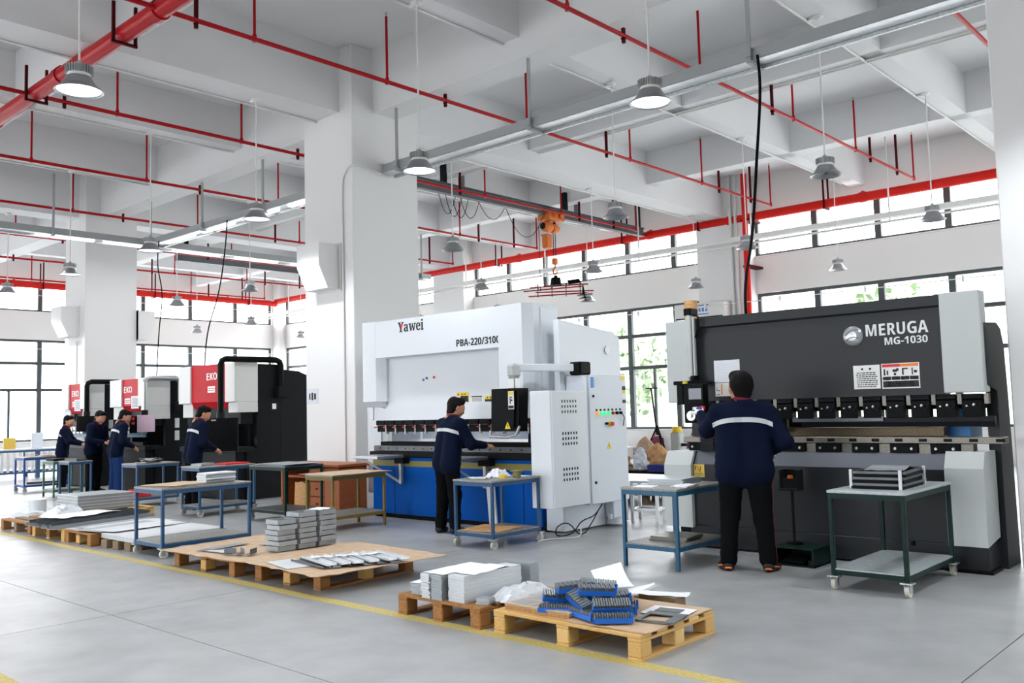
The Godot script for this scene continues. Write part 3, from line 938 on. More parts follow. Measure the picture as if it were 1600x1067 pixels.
func build_grey_machine() -> void:
	var t := thing("press_brake", "dark grey press brake with light grey guards and white ball logo", "machine")
	var zf := -8.38
	# bed
	var bed := obj("bed", along_x([zf, 0.24, zf, 0.875, zf - 0.07, 1.005, zf - 0.45, 1.005, zf - 0.45, 0.24], -5.1, -2.57), M.anthracite, t)
	obj("plinth", g().bx(-5.15, -2.27, 0.02, 0.235, zf - 0.45, zf + 0.005, 0.004), M.anthracite, bed)
	obj("hammered_strip", along_x([zf + 0.003, 0.872, zf - 0.067, 1.007, zf - 0.07, 1.0, zf, 0.868], -5.08, -2.58), M.hammered, bed)
	obj("adjust_bolt", g().cyl(Vector3(-4.68, 0.235, zf + 0.01), Vector3(-4.68, 0.2, zf + 0.01), 0.02).cyl(Vector3(-2.88, 0.235, zf + 0.01), Vector3(-2.88, 0.2, zf + 0.01), 0.02), M.black, bed)
	# lower guards
	obj("guard", along_x([zf + 0.05, 0.23, zf + 0.05, 0.89, zf - 0.02, 1.03, zf - 0.33, 1.03, zf - 0.33, 0.28], -2.57, -2.255), M.guard_grey, t)
	obj("guard", along_x([zf + 0.05, 0.21, zf + 0.05, 0.86, zf - 0.03, 1.0, zf - 0.33, 1.0, zf - 0.33, 0.21], -5.43, -5.1), M.guard_grey, t)
	obj("foot", g().bx(-5.3, -5.17, 0.0, 0.24, zf - 0.33, zf - 0.03), M.black, t)
	obj("foot", g().bx(-2.6, -2.24, 0.0, 0.03, zf - 0.3, zf + 0.02), M.black, t)
	# die table: blocks with bolts between lighter spacers, a rail on top
	var x := -5.18
	var k := 0
	while x < -2.4:
		var w := 0.245 if k % 2 == 0 else 0.1
		if k % 2 == 0:
			var b := obj("die_clamp", g().bx(x, x + w, 1.01, 1.095, zf - 0.2, zf - 0.06, 0.004), M.black_soft, t)
			for q: float in [0.05, 0.195]:
				obj("bolt", g().cyl(Vector3(x + q, 1.05, zf - 0.06), Vector3(x + q, 1.05, zf - 0.045), 0.014, 0.012, 10), M.steel, b)
		else:
			obj("spacer", g().bx(x, x + w, 1.005, 1.09, zf - 0.2, zf - 0.085), M.steel_worn, t)
		x += w + 0.004
		k += 1
	var rail := obj("die_rail", g().bx(-5.24, -2.11, 1.096, 1.155, zf - 0.22, zf - 0.05, 0.006), M.steel_worn, t)
	for q in 14:
		obj("slot", g().bx(-4.9 + q * 0.21, -4.83 + q * 0.21, 1.112, 1.14, zf - 0.06, zf - 0.048), M.black, rail)
	obj("die", g().bx(-4.35, -2.62, 1.156, 1.24, zf - 0.3, zf - 0.18, 0.004), M.die_brown, t)
	# ram
	var ram := obj("ram", g().bx(-5.03, -2.54, 1.53, 2.4, zf - 0.16, zf - 0.03), M.anthracite, t)
	obj("top_lip", along_x([zf - 0.03, 2.3, zf + 0.0, 2.318, zf + 0.0, 2.41, zf - 0.5, 2.41, zf - 0.5, 2.3], -5.03, -2.545), M.anthracite, ram)
	obj("guard", g().bx(-2.545, -2.215, 1.54, 2.42, zf - 0.16, zf + 0.005, 0.008), M.guard_grey, t)
	obj("guard", g().bx(-5.38, -5.1, 1.52, 2.4, zf - 0.16, zf - 0.0, 0.008), M.guard_grey, t)
	obj("holder_rail", g().bx(-5.03, -2.25, 1.4, 1.53, zf - 0.17, zf - 0.14), M.black_soft, ram)
	# punch holders
	for q in 13:
		var c := -4.92 + q * 0.2155
		var h := obj("punch_holder", g().bx(c - 0.082, c + 0.082, 1.33, 1.475, zf - 0.13, zf - 0.035, 0.005), M.black_soft, t)
		obj("clamp_bar", g().bx(c - 0.078, c + 0.078, 1.48, 1.53, zf - 0.13, zf - 0.05, 0.008).cyl(Vector3(c - 0.078, 1.5, zf - 0.055), Vector3(c + 0.078, 1.5, zf - 0.055), 0.016), M.steel_dark, h)
		obj("bolt", g().cyl(Vector3(c + 0.015, 1.435, zf - 0.036), Vector3(c + 0.015, 1.435, zf - 0.02), 0.015, 0.011, 10).cyl(Vector3(c - 0.045, 1.425, zf - 0.036), Vector3(c - 0.045, 1.425, zf - 0.028), 0.008, 0.008, 8), M.steel, h)
		var lever := [Vector3(c + 0.02, 1.43, zf - 0.015), Vector3(c + 0.055, 1.4, zf - 0.01), Vector3(c + 0.078, 1.45, zf - 0.01)]
		obj("lever", g().tube(lever, 0.005, 6), M.steel_dark, h)
		obj("wedge", g().bx(c + 0.09, c + 0.125, 1.44, 1.53, zf - 0.12, zf - 0.06), M.steel_worn, h)
	obj("punch", along_x([zf - 0.06, 1.335, zf - 0.11, 1.335, zf - 0.11, 1.29, zf - 0.085, 1.245, zf - 0.06, 1.29], -3.9, -2.17), M.steel_dark, t)
	obj("punch", along_x([zf - 0.06, 1.335, zf - 0.11, 1.335, zf - 0.11, 1.25, zf - 0.09, 1.2, zf - 0.06, 1.25], -4.5, -4.05), M.black_soft, t)
	obj("workpiece", g().bx(-3.98, -3.1, 1.3, 1.345, zf - 0.055, zf - 0.04), M.sheet_dark, t)
	# back gauge seen through the gap
	var bg := obj("back_gauge", g().bx(-4.9, -2.5, 1.16, 1.22, -9.2, -9.1, 0.005), M.steel_dark, t)
	obj("gauge_finger", g().bx(-4.2, -4.0, 1.22, 1.33, -9.15, -8.75, 0.005), M.steel_dark, bg)
	obj("gauge_finger", g().bx(-2.95, -2.85, 1.22, 1.3, -9.15, -8.8, 0.005), M.steel_dark, bg)
	obj("gauge_motor", g().bx(-2.66, -2.45, 1.12, 1.5, -9.1, -8.75, 0.01), M.sign_blue, bg)
	# side frames
	for xx: Array in [[-2.31, -2.215], [-5.32, -5.22]]:
		obj("side_frame", along_x([-8.44, 2.14, -8.86, 2.16, -8.98, 2.11, -9.06, 1.96, -9.1, 1.5, -9.15, 0.0, -8.75, 0.0, -8.75, 0.95, -8.75, 1.55, -8.44, 1.6], xx[0], xx[1]), M.anthracite, t)
	obj("oil_tank", g().bx(-4.9, -2.6, 1.9, 2.36, -9.0, -8.55, 0.01), M.anthracite, t)
	obj("back_cover", g().bx(-5.2, -2.3, 0.0, 0.9, -8.95, -8.85), M.anthracite, t)
	# logo and lettering
	var ball := g()
	ball.lathe(Vector3(-3.33, 2.1, zf - 0.03), [Vector2(0.096, 0), Vector2(0.092, 0.012), Vector2(0.075, 0.026), Vector2(0.045, 0.036), Vector2(0, 0.04)], 32, Basis(Vector3.RIGHT, PI / 2))
	var bo := obj("logo_ball", ball, M.logo_ball, t)
	for q in [[0.3, 0.8], [-0.35, 0.3]]:
		var pts := []
		for s in 9:
			var u := -1.0 + s * 0.25
			var px: float = u * 0.085 * 0.75
			var py: float = q[0] * 0.096 + u * 0.03 * q[1] + 0.02 * (1 - u * u)
			var rr := px * px + py * py
			pts.append(Vector3(-3.33 + px, 2.1 + py, zf - 0.03 + 0.042 * sqrt(max(0.05, 1.0 - rr / 0.0094))))
		obj("swoosh", g().tube(pts, 0.0035, 6), M.lamp_off, bo)
	letters(t, "lettering", "MERUGA", 0.108, Vector3(-3.222, 2.05, zf - 0.028), M.logo_white, "Droid Sans", 600, false, 0.9)
	letters(t, "lettering", "MG-1030", 0.066, Vector3(-3.05, 1.975, zf - 0.028), M.logo_white, "Droid Sans", 700, false, 1.02)
	# notices
	sign_plate(t, "notice_sheet", -3.345, -3.1, 1.6, 1.82, zf - 0.03, M.sign_white, [[M.steel_dark, [[0.3, 0.38, 0.8, 0.88], [0.6, 0.68, 0.8, 0.88]] + text_rows(0.1, 0.9, 0.06, 0.72, 8, 5)]])
	sign_plate(t, "warning_plate", -3.085, -2.75, 1.595, 1.825, zf - 0.03, M.sign_white, [
		[M.sign_red, [[0.02, 0.5, 0.86, 0.97]]], [M.sign_orange, [[0.5, 0.98, 0.86, 0.97]]],
		[M.ink, [[0.03, 0.25, 0.34, 0.48], [0.27, 0.49, 0.34, 0.48], [0.51, 0.73, 0.34, 0.48], [0.75, 0.97, 0.34, 0.48], [0.03, 0.97, 0.05, 0.3], [0.06, 0.1, 0.53, 0.78], [0.14, 0.18, 0.55, 0.72], [0.3, 0.42, 0.66, 0.76], [0.33, 0.39, 0.53, 0.62], [0.4, 0.46, 0.7, 0.8], [0.55, 0.59, 0.53, 0.8], [0.59, 0.7, 0.75, 0.8], [0.8, 0.83, 0.53, 0.8], [0.86, 0.94, 0.6, 0.7]]],
		[M.sign_white, text_rows(0.12, 0.88, 0.08, 0.28, 3, 8) + text_rows(0.05, 0.95, 0.36, 0.46, 2, 9)]])
	sign_plate(t, "document_pouch", -4.815, -4.52, 1.72, 1.95, zf - 0.03, M.film, [[M.paper_b, text_rows(0.08, 0.92, 0.1, 0.9, 6, 3)]])
	sign_plate(t, "instruction_card", -4.81, -4.56, 1.575, 1.715, zf - 0.03, M.sign_white, [[M.sign_orange, [[0.28, 0.33, 0.1, 0.9]]], [M.steel_dark, [[0.06, 0.22, 0.4, 0.45], [0.06, 0.08, 0.4, 0.7], [0.05, 0.2, 0.1, 0.15]]]])
	sign_plate(t, "pinch_plate", -5.09, -4.965, 0.735, 0.868, zf, M.plate_yellow, [[M.ink, [[0.08, 0.92, 0.12, 0.16], [0.08, 0.92, 0.24, 0.27], [0.1, 0.18, 0.55, 0.9], [0.6, 0.66, 0.5, 0.85]]]])
	obj("pinch_arrow", g().bar(Vector3(-5.06, 0.85, zf + 0.005), Vector3(-5.0, 0.775, zf + 0.005), 0.006, 0.002), M.ink, t)
	# control pendant on its swing arm
	var zc := -8.12
	var arm := obj("pendant_arm", g().bx(-4.97, -4.91, 1.78, 2.5, zc - 0.03, zc + 0.03, 0.01).bx(-4.9, -4.875, 1.8, 2.42, zc - 0.02, zc + 0.02, 0.005), M.guard_grey, t)
	obj("arm_head", g().bx(-4.99, -4.9, 2.44, 2.52, zc - 0.12, zc + 0.035, 0.01), M.black, arm)
	obj("arm_joint", g().cyl(Vector3(-4.9, 1.7, zc), Vector3(-4.9, 1.8, zc), 0.06, 0.045, 14), M.black, arm)
	obj("arm_cable", g().tube([Vector3(-4.88, 2.45, zc), Vector3(-4.83, 2.42, zc), Vector3(-4.84, 2.3, zc), Vector3(-4.87, 2.2, zc)], 0.01, 6), M.cable, arm)
	var pen := obj("pendant", g().bx(-5.0, -4.75, 1.31, 1.71, zc - 0.06, zc + 0.02, 0.012), M.black_soft, t)
	obj("screen_bezel", g().bx(-4.94, -4.755, 1.5, 1.7, zc + 0.02, zc + 0.035, 0.006), M.black, pen)
	obj("screen", g().bx(-4.925, -4.78, 1.55, 1.66, zc + 0.035, zc + 0.037), M.screen, pen)
	obj("hand_wheel", g().cyl(Vector3(-4.9, 1.385, zc + 0.02), Vector3(-4.9, 1.385, zc + 0.05), 0.055, 0.05, 20).cyl(Vector3(-4.9, 1.385, zc + 0.05), Vector3(-4.9, 1.385, zc + 0.07), 0.02, 0.018, 12), M.aluminium, pen)
	obj("emergency_stop", g().bx(-4.79, -4.75, 1.44, 1.48, zc + 0.02, zc + 0.03).cyl(Vector3(-4.77, 1.46, zc + 0.03), Vector3(-4.77, 1.46, zc + 0.06), 0.02, 0.024, 12), M.sign_red, pen)
	obj("yellow_lamp", g().cyl(Vector3(-4.98, 1.71, zc), Vector3(-4.98, 1.735, zc), 0.03, 0.025, 12), M.sign_yellow, pen)
	obj("side_box", g().bx(-5.08, -5.0, 1.5, 1.7, zc - 0.05, zc + 0.015, 0.008), M.black, pen)
	pen.position = Vector3(0.09, 0, 0.17)
	arm.position = Vector3(-0.1, 0, -0.2)
	obj("hinge_bar", g().bx(-5.05, -4.82, 1.7, 1.74, zc - 0.25, zc + 0.15, 0.008), M.black, t)
	obj("bellows", g().bx(-5.02, -4.86, 1.0, 1.3, zf - 0.1, zf - 0.04), M.steel_dark, t)
	for q in 9:
		obj("bellows_fold", g().bx(-5.02, -4.86, 1.02 + q * 0.032, 1.04 + q * 0.032, zf - 0.04, zf - 0.022), M.steel_dark, t)
	# flexible duct with pipe at the back
	tag(obj("exhaust_pipe", g().cyl(Vector3(-5.3, 2.37, -8.8), Vector3(-5.3, 2.66, -8.8), 0.075, 0.075, 16).cyl(Vector3(-5.3, 2.46, -8.8), Vector3(-5.3, 2.475, -8.8), 0.08, 0.08, 16), M.kraft, t), "copper toned upright pipe stub")
	# foot switch station
	var fs := thing("foot_switch_station", "foot pedal box with a post and button box before the dark machine", "foot switch")
	obj("pedal_box", g().bx(-3.97, -3.58, 0.155, 0.17, -8.22, -7.86, 0.003).bx(-3.97, -3.955, 0, 0.155, -8.22, -7.86).bx(-3.595, -3.58, 0, 0.155, -8.22, -7.86).bx(-3.97, -3.58, 0, 0.155, -8.22, -8.205).bx(-3.97, -3.58, 0.0, 0.012, -8.22, -7.86), M.green_paint, fs)
	obj("pedal", g().box(Vector3(-3.8, 0.05, -7.98), Vector3(0.2, 0.03, 0.16), 0.006, Basis(Vector3.RIGHT, 0.25)).bx(-3.65, -3.6, 0.01, 0.06, -8.0, -7.9), M.steel_dark, fs)
	obj("flange", g().cyl(Vector3(-3.86, 0.17, -8.08), Vector3(-3.86, 0.19, -8.08), 0.085, 0.06, 18), M.black_soft, fs)
	obj("post", g().cyl(Vector3(-3.86, 0.18, -8.08), Vector3(-3.86, 0.68, -8.08), 0.014, 0.014, 10), M.steel_dark, fs)
	var hb := obj("button_box", g().bx(-3.96, -3.77, 0.67, 0.69, -8.15, -8.0, 0.003).bx(-3.955, -3.775, 0.69, 0.86, -8.15, -8.13).bx(-3.955, -3.94, 0.69, 0.86, -8.13, -8.02).bx(-3.79, -3.775, 0.69, 0.86, -8.13, -8.02).bx(-3.94, -3.79, 0.69, 0.78, -8.13, -8.03), M.steel_dark, fs)
	obj("button", g().cyl(Vector3(-3.865, 0.78, -8.07), Vector3(-3.865, 0.81, -8.07), 0.03, 0.025, 14), M.sign_orange, hb)

func build_white_machine() -> void:
	var t := thing("press_brake", "tall white press brake with blue bed and electrical cabinets at its side", "machine")
	var zf := -8.4
	# blue bed
	var bed := obj("bed", g().bx(-10.5, -7.25, 0.06, 0.86, zf - 0.4, zf, 0.004), M.machine_blue, t)
	obj("base_strip", g().bx(-10.5, -7.2, 0.0, 0.06, zf - 0.4, zf - 0.03), M.black, bed)
	obj("olive_strip", g().bx(-10.49, -7.27, 0.735, 0.815, zf, zf + 0.004), M.olive, bed)
	obj("panel_seam", g().bx(-10.02, -10.01, 0.06, 0.73, zf, zf + 0.002).bx(-7.55, -7.54, 0.06, 0.73, zf, zf + 0.002), M.black, bed)
	var tb := obj("table", g().bx(-10.55, -7.12, 0.865, 0.94, zf - 0.4, zf + 0.02, 0.006), M.black_soft, t)
	obj("t_slot_rail", g().bx(-10.5, -7.16, 0.945, 1.02, zf - 0.3, zf - 0.02, 0.005), M.sheet_dark, tb)
	obj("die", g().bx(-10.44, -7.2, 1.02, 1.075, zf - 0.24, zf - 0.1, 0.005), M.black_soft, tb)
	for q in 18:
		obj("hole", g().cyl(Vector3(-10.35 + q * 0.185, 0.985, zf - 0.022), Vector3(-10.35 + q * 0.185, 0.985, zf - 0.016), 0.012, 0.012, 8), M.black, tb)
	# ram and covers
	obj("ram", g().bx(-10.3, -7.2, 1.385, 2.75, zf - 0.3, zf - 0.02, 0.006), M.machine_white, t)
	obj("ram_foot", g().prism(V2([-10.45, 1.385, -7.2, 1.385, -7.2, 1.6, -10.15, 1.62, -10.2, 1.55, -10.45, 1.62]), Vector3(0, 0, zf - 0.1), Vector3.RIGHT, UP, Vector3(0, 0, 0.1)), M.machine_white, t)
	obj("top_cover", along_x([zf + 0.19, 2.28, zf + 0.19, 2.8, zf - 0.6, 2.8, zf - 0.6, 2.28], -10.16, -7.72), M.machine_white, t)
	obj("side_cover", upward([-10.63, zf - 0.6, -10.63, zf + 0.02, -10.55, zf + 0.12, -10.25, zf + 0.12, -10.13, zf + 0.02, -10.13, zf - 0.6], 1.66, 2.82), M.machine_white, t)
	obj("side_cover", upward([-7.72, zf - 0.36, -7.72, zf + 0.205, -7.32, zf + 0.205, -7.22, zf + 0.1, -7.22, zf - 0.36], 1.6, 2.8), M.machine_white, t)
	obj("cover_lip", along_x([zf + 0.0, 1.66, zf + 0.1, 1.66, zf + 0.02, 1.58, zf + 0.0, 1.58], -10.6, -10.17), M.machine_white_b, t)
	# side frame with a falling top edge
	obj("side_frame", along_x([-8.45, 2.58, -9.54, 2.47, -9.7, 2.4, -9.75, 0.02, -8.8, 0.02, -8.8, 0.9, -8.8, 1.35, -8.45, 1.4], -7.03, -6.95), M.machine_white, t)
	obj("side_frame", along_x([-8.45, 2.58, -9.7, 2.4, -9.75, 0.02, -8.8, 0.02, -8.8, 1.35, -8.45, 1.4], -10.62, -10.54), M.machine_white, t)
	obj("lower_side_panel", g().bx(-7.2, -6.93, 0.02, 0.95, -9.75, zf - 0.02, 0.005), M.machine_white_b, t)
	obj("back_sheet", g().bx(-10.5, -8.3, 1.08, 1.4, -9.4, -9.38), M.machine_white, t)
	obj("upper_block", g().bx(-7.05, -6.93, 1.4, 1.62, zf - 0.3, zf + 0.12, 0.01), M.machine_white, t)
	obj("lifting_lug", g().cyl(Vector3(-6.955, 2.23, -9.42), Vector3(-6.935, 2.23, -9.42), 0.055, 0.055, 16), M.steel, t)
	# perforated screen on the far side
	var ps := obj("side_screen", g().bx(-10.95, -10.63, 0.3, 1.62, zf - 0.3, zf - 0.27), M.machine_white_b, t)
	for b: float in [1.3, 0.93]:
		for r in 3:
			for c in 3:
				obj("slot", g().bx(-10.9 + c * 0.07, -10.87 + c * 0.07, b + r * 0.06, b + 0.028 + r * 0.06, zf - 0.272, zf - 0.267), M.sign_white, ps)
	# tool holders with red levers
	for q in 15:
		var c := -10.3 + q * 0.212
		var h := obj("punch_holder", g().bx(c - 0.085, c + 0.085, 1.22, 1.31, zf - 0.12, zf - 0.0, 0.005), M.black_soft, t)
		obj("clamp_bar", g().bx(c - 0.1, c + 0.1, 1.315, 1.385, zf - 0.12, zf + 0.015, 0.008).bx(c - 0.06, c + 0.06, 1.345, 1.362, zf + 0.015, zf + 0.022), M.black, h)
		obj("steel_tongue", g().bx(c + 0.088, c + 0.112, 1.19, 1.33, zf - 0.06, zf - 0.005), M.steel, h)
		obj("red_lever", g().cyl(Vector3(c - 0.13, 1.285, zf + 0.02), Vector3(c - 0.06, 1.29, zf + 0.035), 0.009, 0.009, 8), M.sign_red, h)
	# support arms on the bed
	for x: float in [-10.28, -8.62]:
		var a := obj("support_arm", g().bx(x - 0.05, x + 0.5, 0.86, 0.9, zf + 0.02, zf + 0.5, 0.006), M.aluminium, t)
		obj("strut", g().bar(Vector3(x + 0.48, 0.86, zf + 0.06), Vector3(x + 0.48, 0.5, zf + 0.06), 0.05, 0.05, 0.005).bar(Vector3(x + 0.48, 0.5, zf + 0.05), Vector3(x + 0.1, 0.84, zf + 0.4), 0.03, 0.03), M.aluminium, a)
		obj("slide_block", g().bx(x + 0.4, x + 0.6, 0.78, 0.86, zf + 0.0, zf + 0.12, 0.006), M.black, a)
	# lettering
	letters(t, "lettering", "Yawei", 0.14, Vector3(-9.66, 2.565, zf + 0.192), M.ink, "Droid Serif", 700, false, 0.9)
	obj("logo_triangle", g().prism(V2([-0.035, 0.03, 0.035, 0.03, 0, -0.035]), Vector3(-9.58, 2.7, zf + 0.195), Vector3.RIGHT, UP, Vector3(0, 0, 0.004)), M.sign_red, t)
	letters(t, "lettering", "PBA-220/3100", 0.09, Vector3(-8.5, 2.305, zf + 0.192), M.ink, "Droid Sans", 700, true, 0.98)
	for q in [[-9.38, M.sign_blue, 1.94], [-9.31, M.green_light, 1.96], [-9.16, M.sign_red, 1.965]]:
		obj("indicator", g().cyl(Vector3(q[0], q[2], zf - 0.02), Vector3(q[0], q[2], zf - 0.005), 0.018, 0.016, 12), q[1], t)
	# warning plates
	sign_plate(t, "warning_plate", -8.72, -8.49, 1.57, 1.74, zf - 0.02, M.sign_yellow, [[M.ink, [[0.32, 0.95, 0.05, 0.72], [0.1, 0.2, 0.78, 0.92], [0.4, 0.5, 0.8, 0.9], [0.65, 0.75, 0.8, 0.9]]], [M.sign_white, [[0.04, 0.28, 0.05, 0.72]] + text_rows(0.36, 0.9, 0.1, 0.7, 6, 2)]])
	sign_plate(t, "notice_sheet", -8.45, -8.23, 1.57, 1.69, zf - 0.02, M.sign_white, [[M.ink, [[0.05, 0.95, 0.84, 0.96]] + text_rows(0.06, 0.94, 0.06, 0.8, 5, 4)]])
	sign_plate(t, "warning_plate", -8.2, -7.98, 1.57, 1.68, zf - 0.02, M.sign_yellow, [[M.ink, [[0.03, 0.97, 0.05, 0.62], [0.2, 0.28, 0.7, 0.9], [0.45, 0.53, 0.7, 0.9], [0.7, 0.78, 0.7, 0.9]]]])
	# electrical cabinets on the right side
	var xc := -6.6
	var near := obj("cabinet_body", g().bx(-6.93, xc - 0.02, 0.36, 1.7, -8.53, -7.86, 0.006), M.machine_white, t)
	obj("cabinet_door", g().bx(xc - 0.02, xc, 0.365, 1.695, -8.52, -7.87, 0.005), M.machine_white, near)
	for b: float in [0.72, 1.13, 1.5]:
		for r in 3:
			for c in 6:
				obj("vent_slot", g().bx(xc - 0.001, xc + 0.003, b + r * 0.06 - 0.06, b + r * 0.06 - 0.03, -8.06 - c * 0.05, -8.04 - c * 0.05), M.steel_dark if b < 1.3 else M.lamp_off, near)
	var far := obj("cabinet_body", g().bx(-6.93, xc - 0.02, 0.34, 1.885, -9.33, -8.54, 0.006), M.machine_white_b, t)
	obj("cabinet_door", g().bx(xc - 0.02, xc, 0.35, 1.88, -9.32, -8.57, 0.005), M.machine_white_b, far)
	obj("door_lock", g().cyl(Vector3(xc, 1.63, -8.64), Vector3(xc + 0.012, 1.63, -8.64), 0.016).cyl(Vector3(xc, 0.6, -8.64), Vector3(xc + 0.012, 0.6, -8.64), 0.016), M.black, far)
	var lm := [M.light_amber, M.light_green, M.light_green, M.light_green, M.sign_red, M.black, M.black]
	for q in 7:
		var z := -8.7 - q * 0.08
		var bt := obj("push_button", g().cyl(Vector3(xc, 1.42, z), Vector3(xc + 0.03, 1.42, z), 0.02, 0.017, 12), lm[q], far)
		obj("button_tag", g().bx(xc, xc + 0.004, 1.45, 1.475, z - 0.016, z + 0.016), M.steel_dark, bt)
	obj("main_switch", g().cyl(Vector3(xc, 1.29, -8.96), Vector3(xc + 0.03, 1.29, -8.96), 0.035, 0.03, 14), M.sign_yellow, far)
	obj("emergency_stop", g().cyl(Vector3(xc + 0.03, 1.29, -8.96), Vector3(xc + 0.055, 1.29, -8.96), 0.022, 0.025, 14), M.sign_red, far)
	obj("key_switch", g().cyl(Vector3(xc, 1.295, -8.88), Vector3(xc + 0.03, 1.295, -8.88), 0.016).tube([Vector3(xc + 0.03, 1.42, -9.18), Vector3(xc + 0.035, 1.36, -9.22), Vector3(xc + 0.03, 1.26, -9.2)], 0.006, 5), M.black, far)
	triangle_sign(far, Vector3(xc, 1.03, -8.93), 0.09, Vector3.RIGHT)
	obj("blue_sticker", g().bx(xc, xc + 0.002, 1.73, 1.86, -8.66, -8.6), M.sign_blue, far)
	obj("white_sticker", g().bx(xc, xc + 0.002, 1.74, 1.85, -8.78, -8.67), M.paper_b, far)
	for q in [[1.83, 1.87, M.sign_yellow], [1.76, 1.82, M.sign_white], [1.7, 1.75, M.ink], [1.66, 1.69, M.sign_yellow], [1.6, 1.65, M.sign_white], [1.54, 1.58, M.ink]]:
		obj("sticker", g().bx(xc, xc + 0.002, q[0], q[1], -9.31, -9.24 if q[0] < 1.8 else -9.2), q[2], far)
	var cb := obj("front_cover", g().bx(-6.95, -6.7, 1.28, 1.62, zf + 0.12, zf + 0.4, 0.006), M.machine_white, t)
	triangle_sign(cb, Vector3(-6.72, 1.5, zf + 0.4), 0.08, Vector3(0, 0, 1))
	# operator pendant on a swing arm
	var pj := Vector3(-6.75, 1.98, -8.62)
	var pe := Vector3(-7.2, 1.99, -7.9)
	var arm := obj("pendant_arm", g().bar(pj, pe, 0.09, 0.09, 0.01), M.machine_white, t)
	obj("arm_joint", g().bx(-6.85, -6.67, 1.89, 2.05, -8.72, -8.5, 0.02), M.black, arm)
	obj("arm_bracket", g().bx(-6.77, -6.73, 1.7, 1.9, -8.64, -8.58), M.aluminium, arm)
	obj("arm_elbow", g().bx(-7.27, -7.13, 1.87, 2.04, -7.97, -7.83, 0.03), M.guard_grey, arm)
	obj("arm_drop", g().bx(-7.26, -7.15, 1.74, 1.87, -7.95, -7.85, 0.01), M.aluminium, arm)
	var pen := obj("pendant", g().prism(V2([-0.23, 0, -0.25, -0.5, 0.19, -0.5, 0.22, 0.0]), Vector3(-7.27, 1.745, -7.98), Vector3.RIGHT, UP, Vector3(0, 0, 0.16)), M.black, t)
	obj("pendant_back", g().prism(V2([-0.18, -0.03, -0.2, -0.46, 0.14, -0.46, 0.17, -0.03]), Vector3(-7.27, 1.745, -7.82), Vector3.RIGHT, UP, Vector3(0, 0, 0.03)), M.black, pen)
	obj("pendant_handle", g().tube([Vector3(-7.56, 1.25, -7.85), Vector3(-7.56, 1.18, -7.85), Vector3(-7.25, 1.17, -7.82), Vector3(-7.12, 1.2, -7.82), Vector3(-7.06, 1.3, -7.82)], 0.016, 8), M.aluminium, pen)
	sign_plate(pen, "pinch_label", -7.2, -7.11, 1.5, 1.71, -7.79, M.sign_white, [[M.sign_yellow, [[0.05, 0.95, 0.8, 0.97]]], [M.ink, [[0.05, 0.95, 0.04, 0.2], [0.3, 0.45, 0.3, 0.7], [0.5, 0.75, 0.45, 0.55], [0.55, 0.7, 0.62, 0.7]]]])
	triangle_sign(pen, Vector3(-7.22, 1.31, -7.79), 0.09, Vector3(0, 0, 1))
	var nb := thing("tool_bag", "navy tool bag lying on the end of the white machine table", "bag", Vector3(-7.35, 1.077, -8.56))
	obj("bag_body", g().prism(V2([-0.17, 0, 0.17, 0, 0.15, 0.16, 0.08, 0.22, -0.1, 0.21, -0.16, 0.14]), Vector3(0, 0, -0.08), Vector3.RIGHT, UP, Vector3(0, 0, 0.16)), M.navy, nb)
	obj("strap", g().tube([Vector3(-0.1, 0.2, 0), Vector3(0, 0.28, 0), Vector3(0.1, 0.2, 0)], 0.012, 6), M.bag_maroon, nb)
	# foot of the side column and the leaning profiles
	obj("levelling_foot", g().cyl(Vector3(-6.85, 0.03, -9.35), Vector3(-6.85, 0.1, -9.35), 0.12, 0.1, 18).bx(-6.93, -6.8, 0.1, 0.4, -9.45, -9.25, 0.01).cyl(Vector3(-6.82, 0.1, -9.2), Vector3(-6.82, 0.16, -9.2), 0.03), M.machine_white_b, t)
	for q in [[0.0], [0.075]]:
		tag(obj("metal_profile", g().bar(Vector3(-7.95 + q[0], 0.012, -8.24), Vector3(-8.14 + q[0], 0.72, -8.37), 0.06, 0.03, 0.004), M.sheet_white), "long white metal profile leaning against the blue bed", "metal profile", "profiles leaning on the blue bed")
	hanging_cable("grey cable looping on the floor beside the white machine", M.steel_dark, 0.007, [Vector3(-6.75, 0.36, -9.0), Vector3(-6.75, 0.2, -8.8), Vector3(-6.72, 0.15, -8.5), Vector3(-6.75, 0.03, -8.35), Vector3(-6.85, 0.012, -8.2), Vector3(-6.72, 0.14, -8.05), Vector3(-6.68, 0.16, -8.2), Vector3(-6.66, 0.012, -8.4), Vector3(-6.64, 0.1, -8.55), Vector3(-6.7, 0.25, -8.8)])
	hanging_cable("white cable lying on the floor by the white machine", M.cable_white, 0.008, [Vector3(-6.7, 0.1, -8.45), Vector3(-6.6, 0.012, -8.3), Vector3(-6.62, 0.012, -8.1), Vector3(-6.75, 0.012, -7.9), Vector3(-6.72, 0.012, -7.7)])

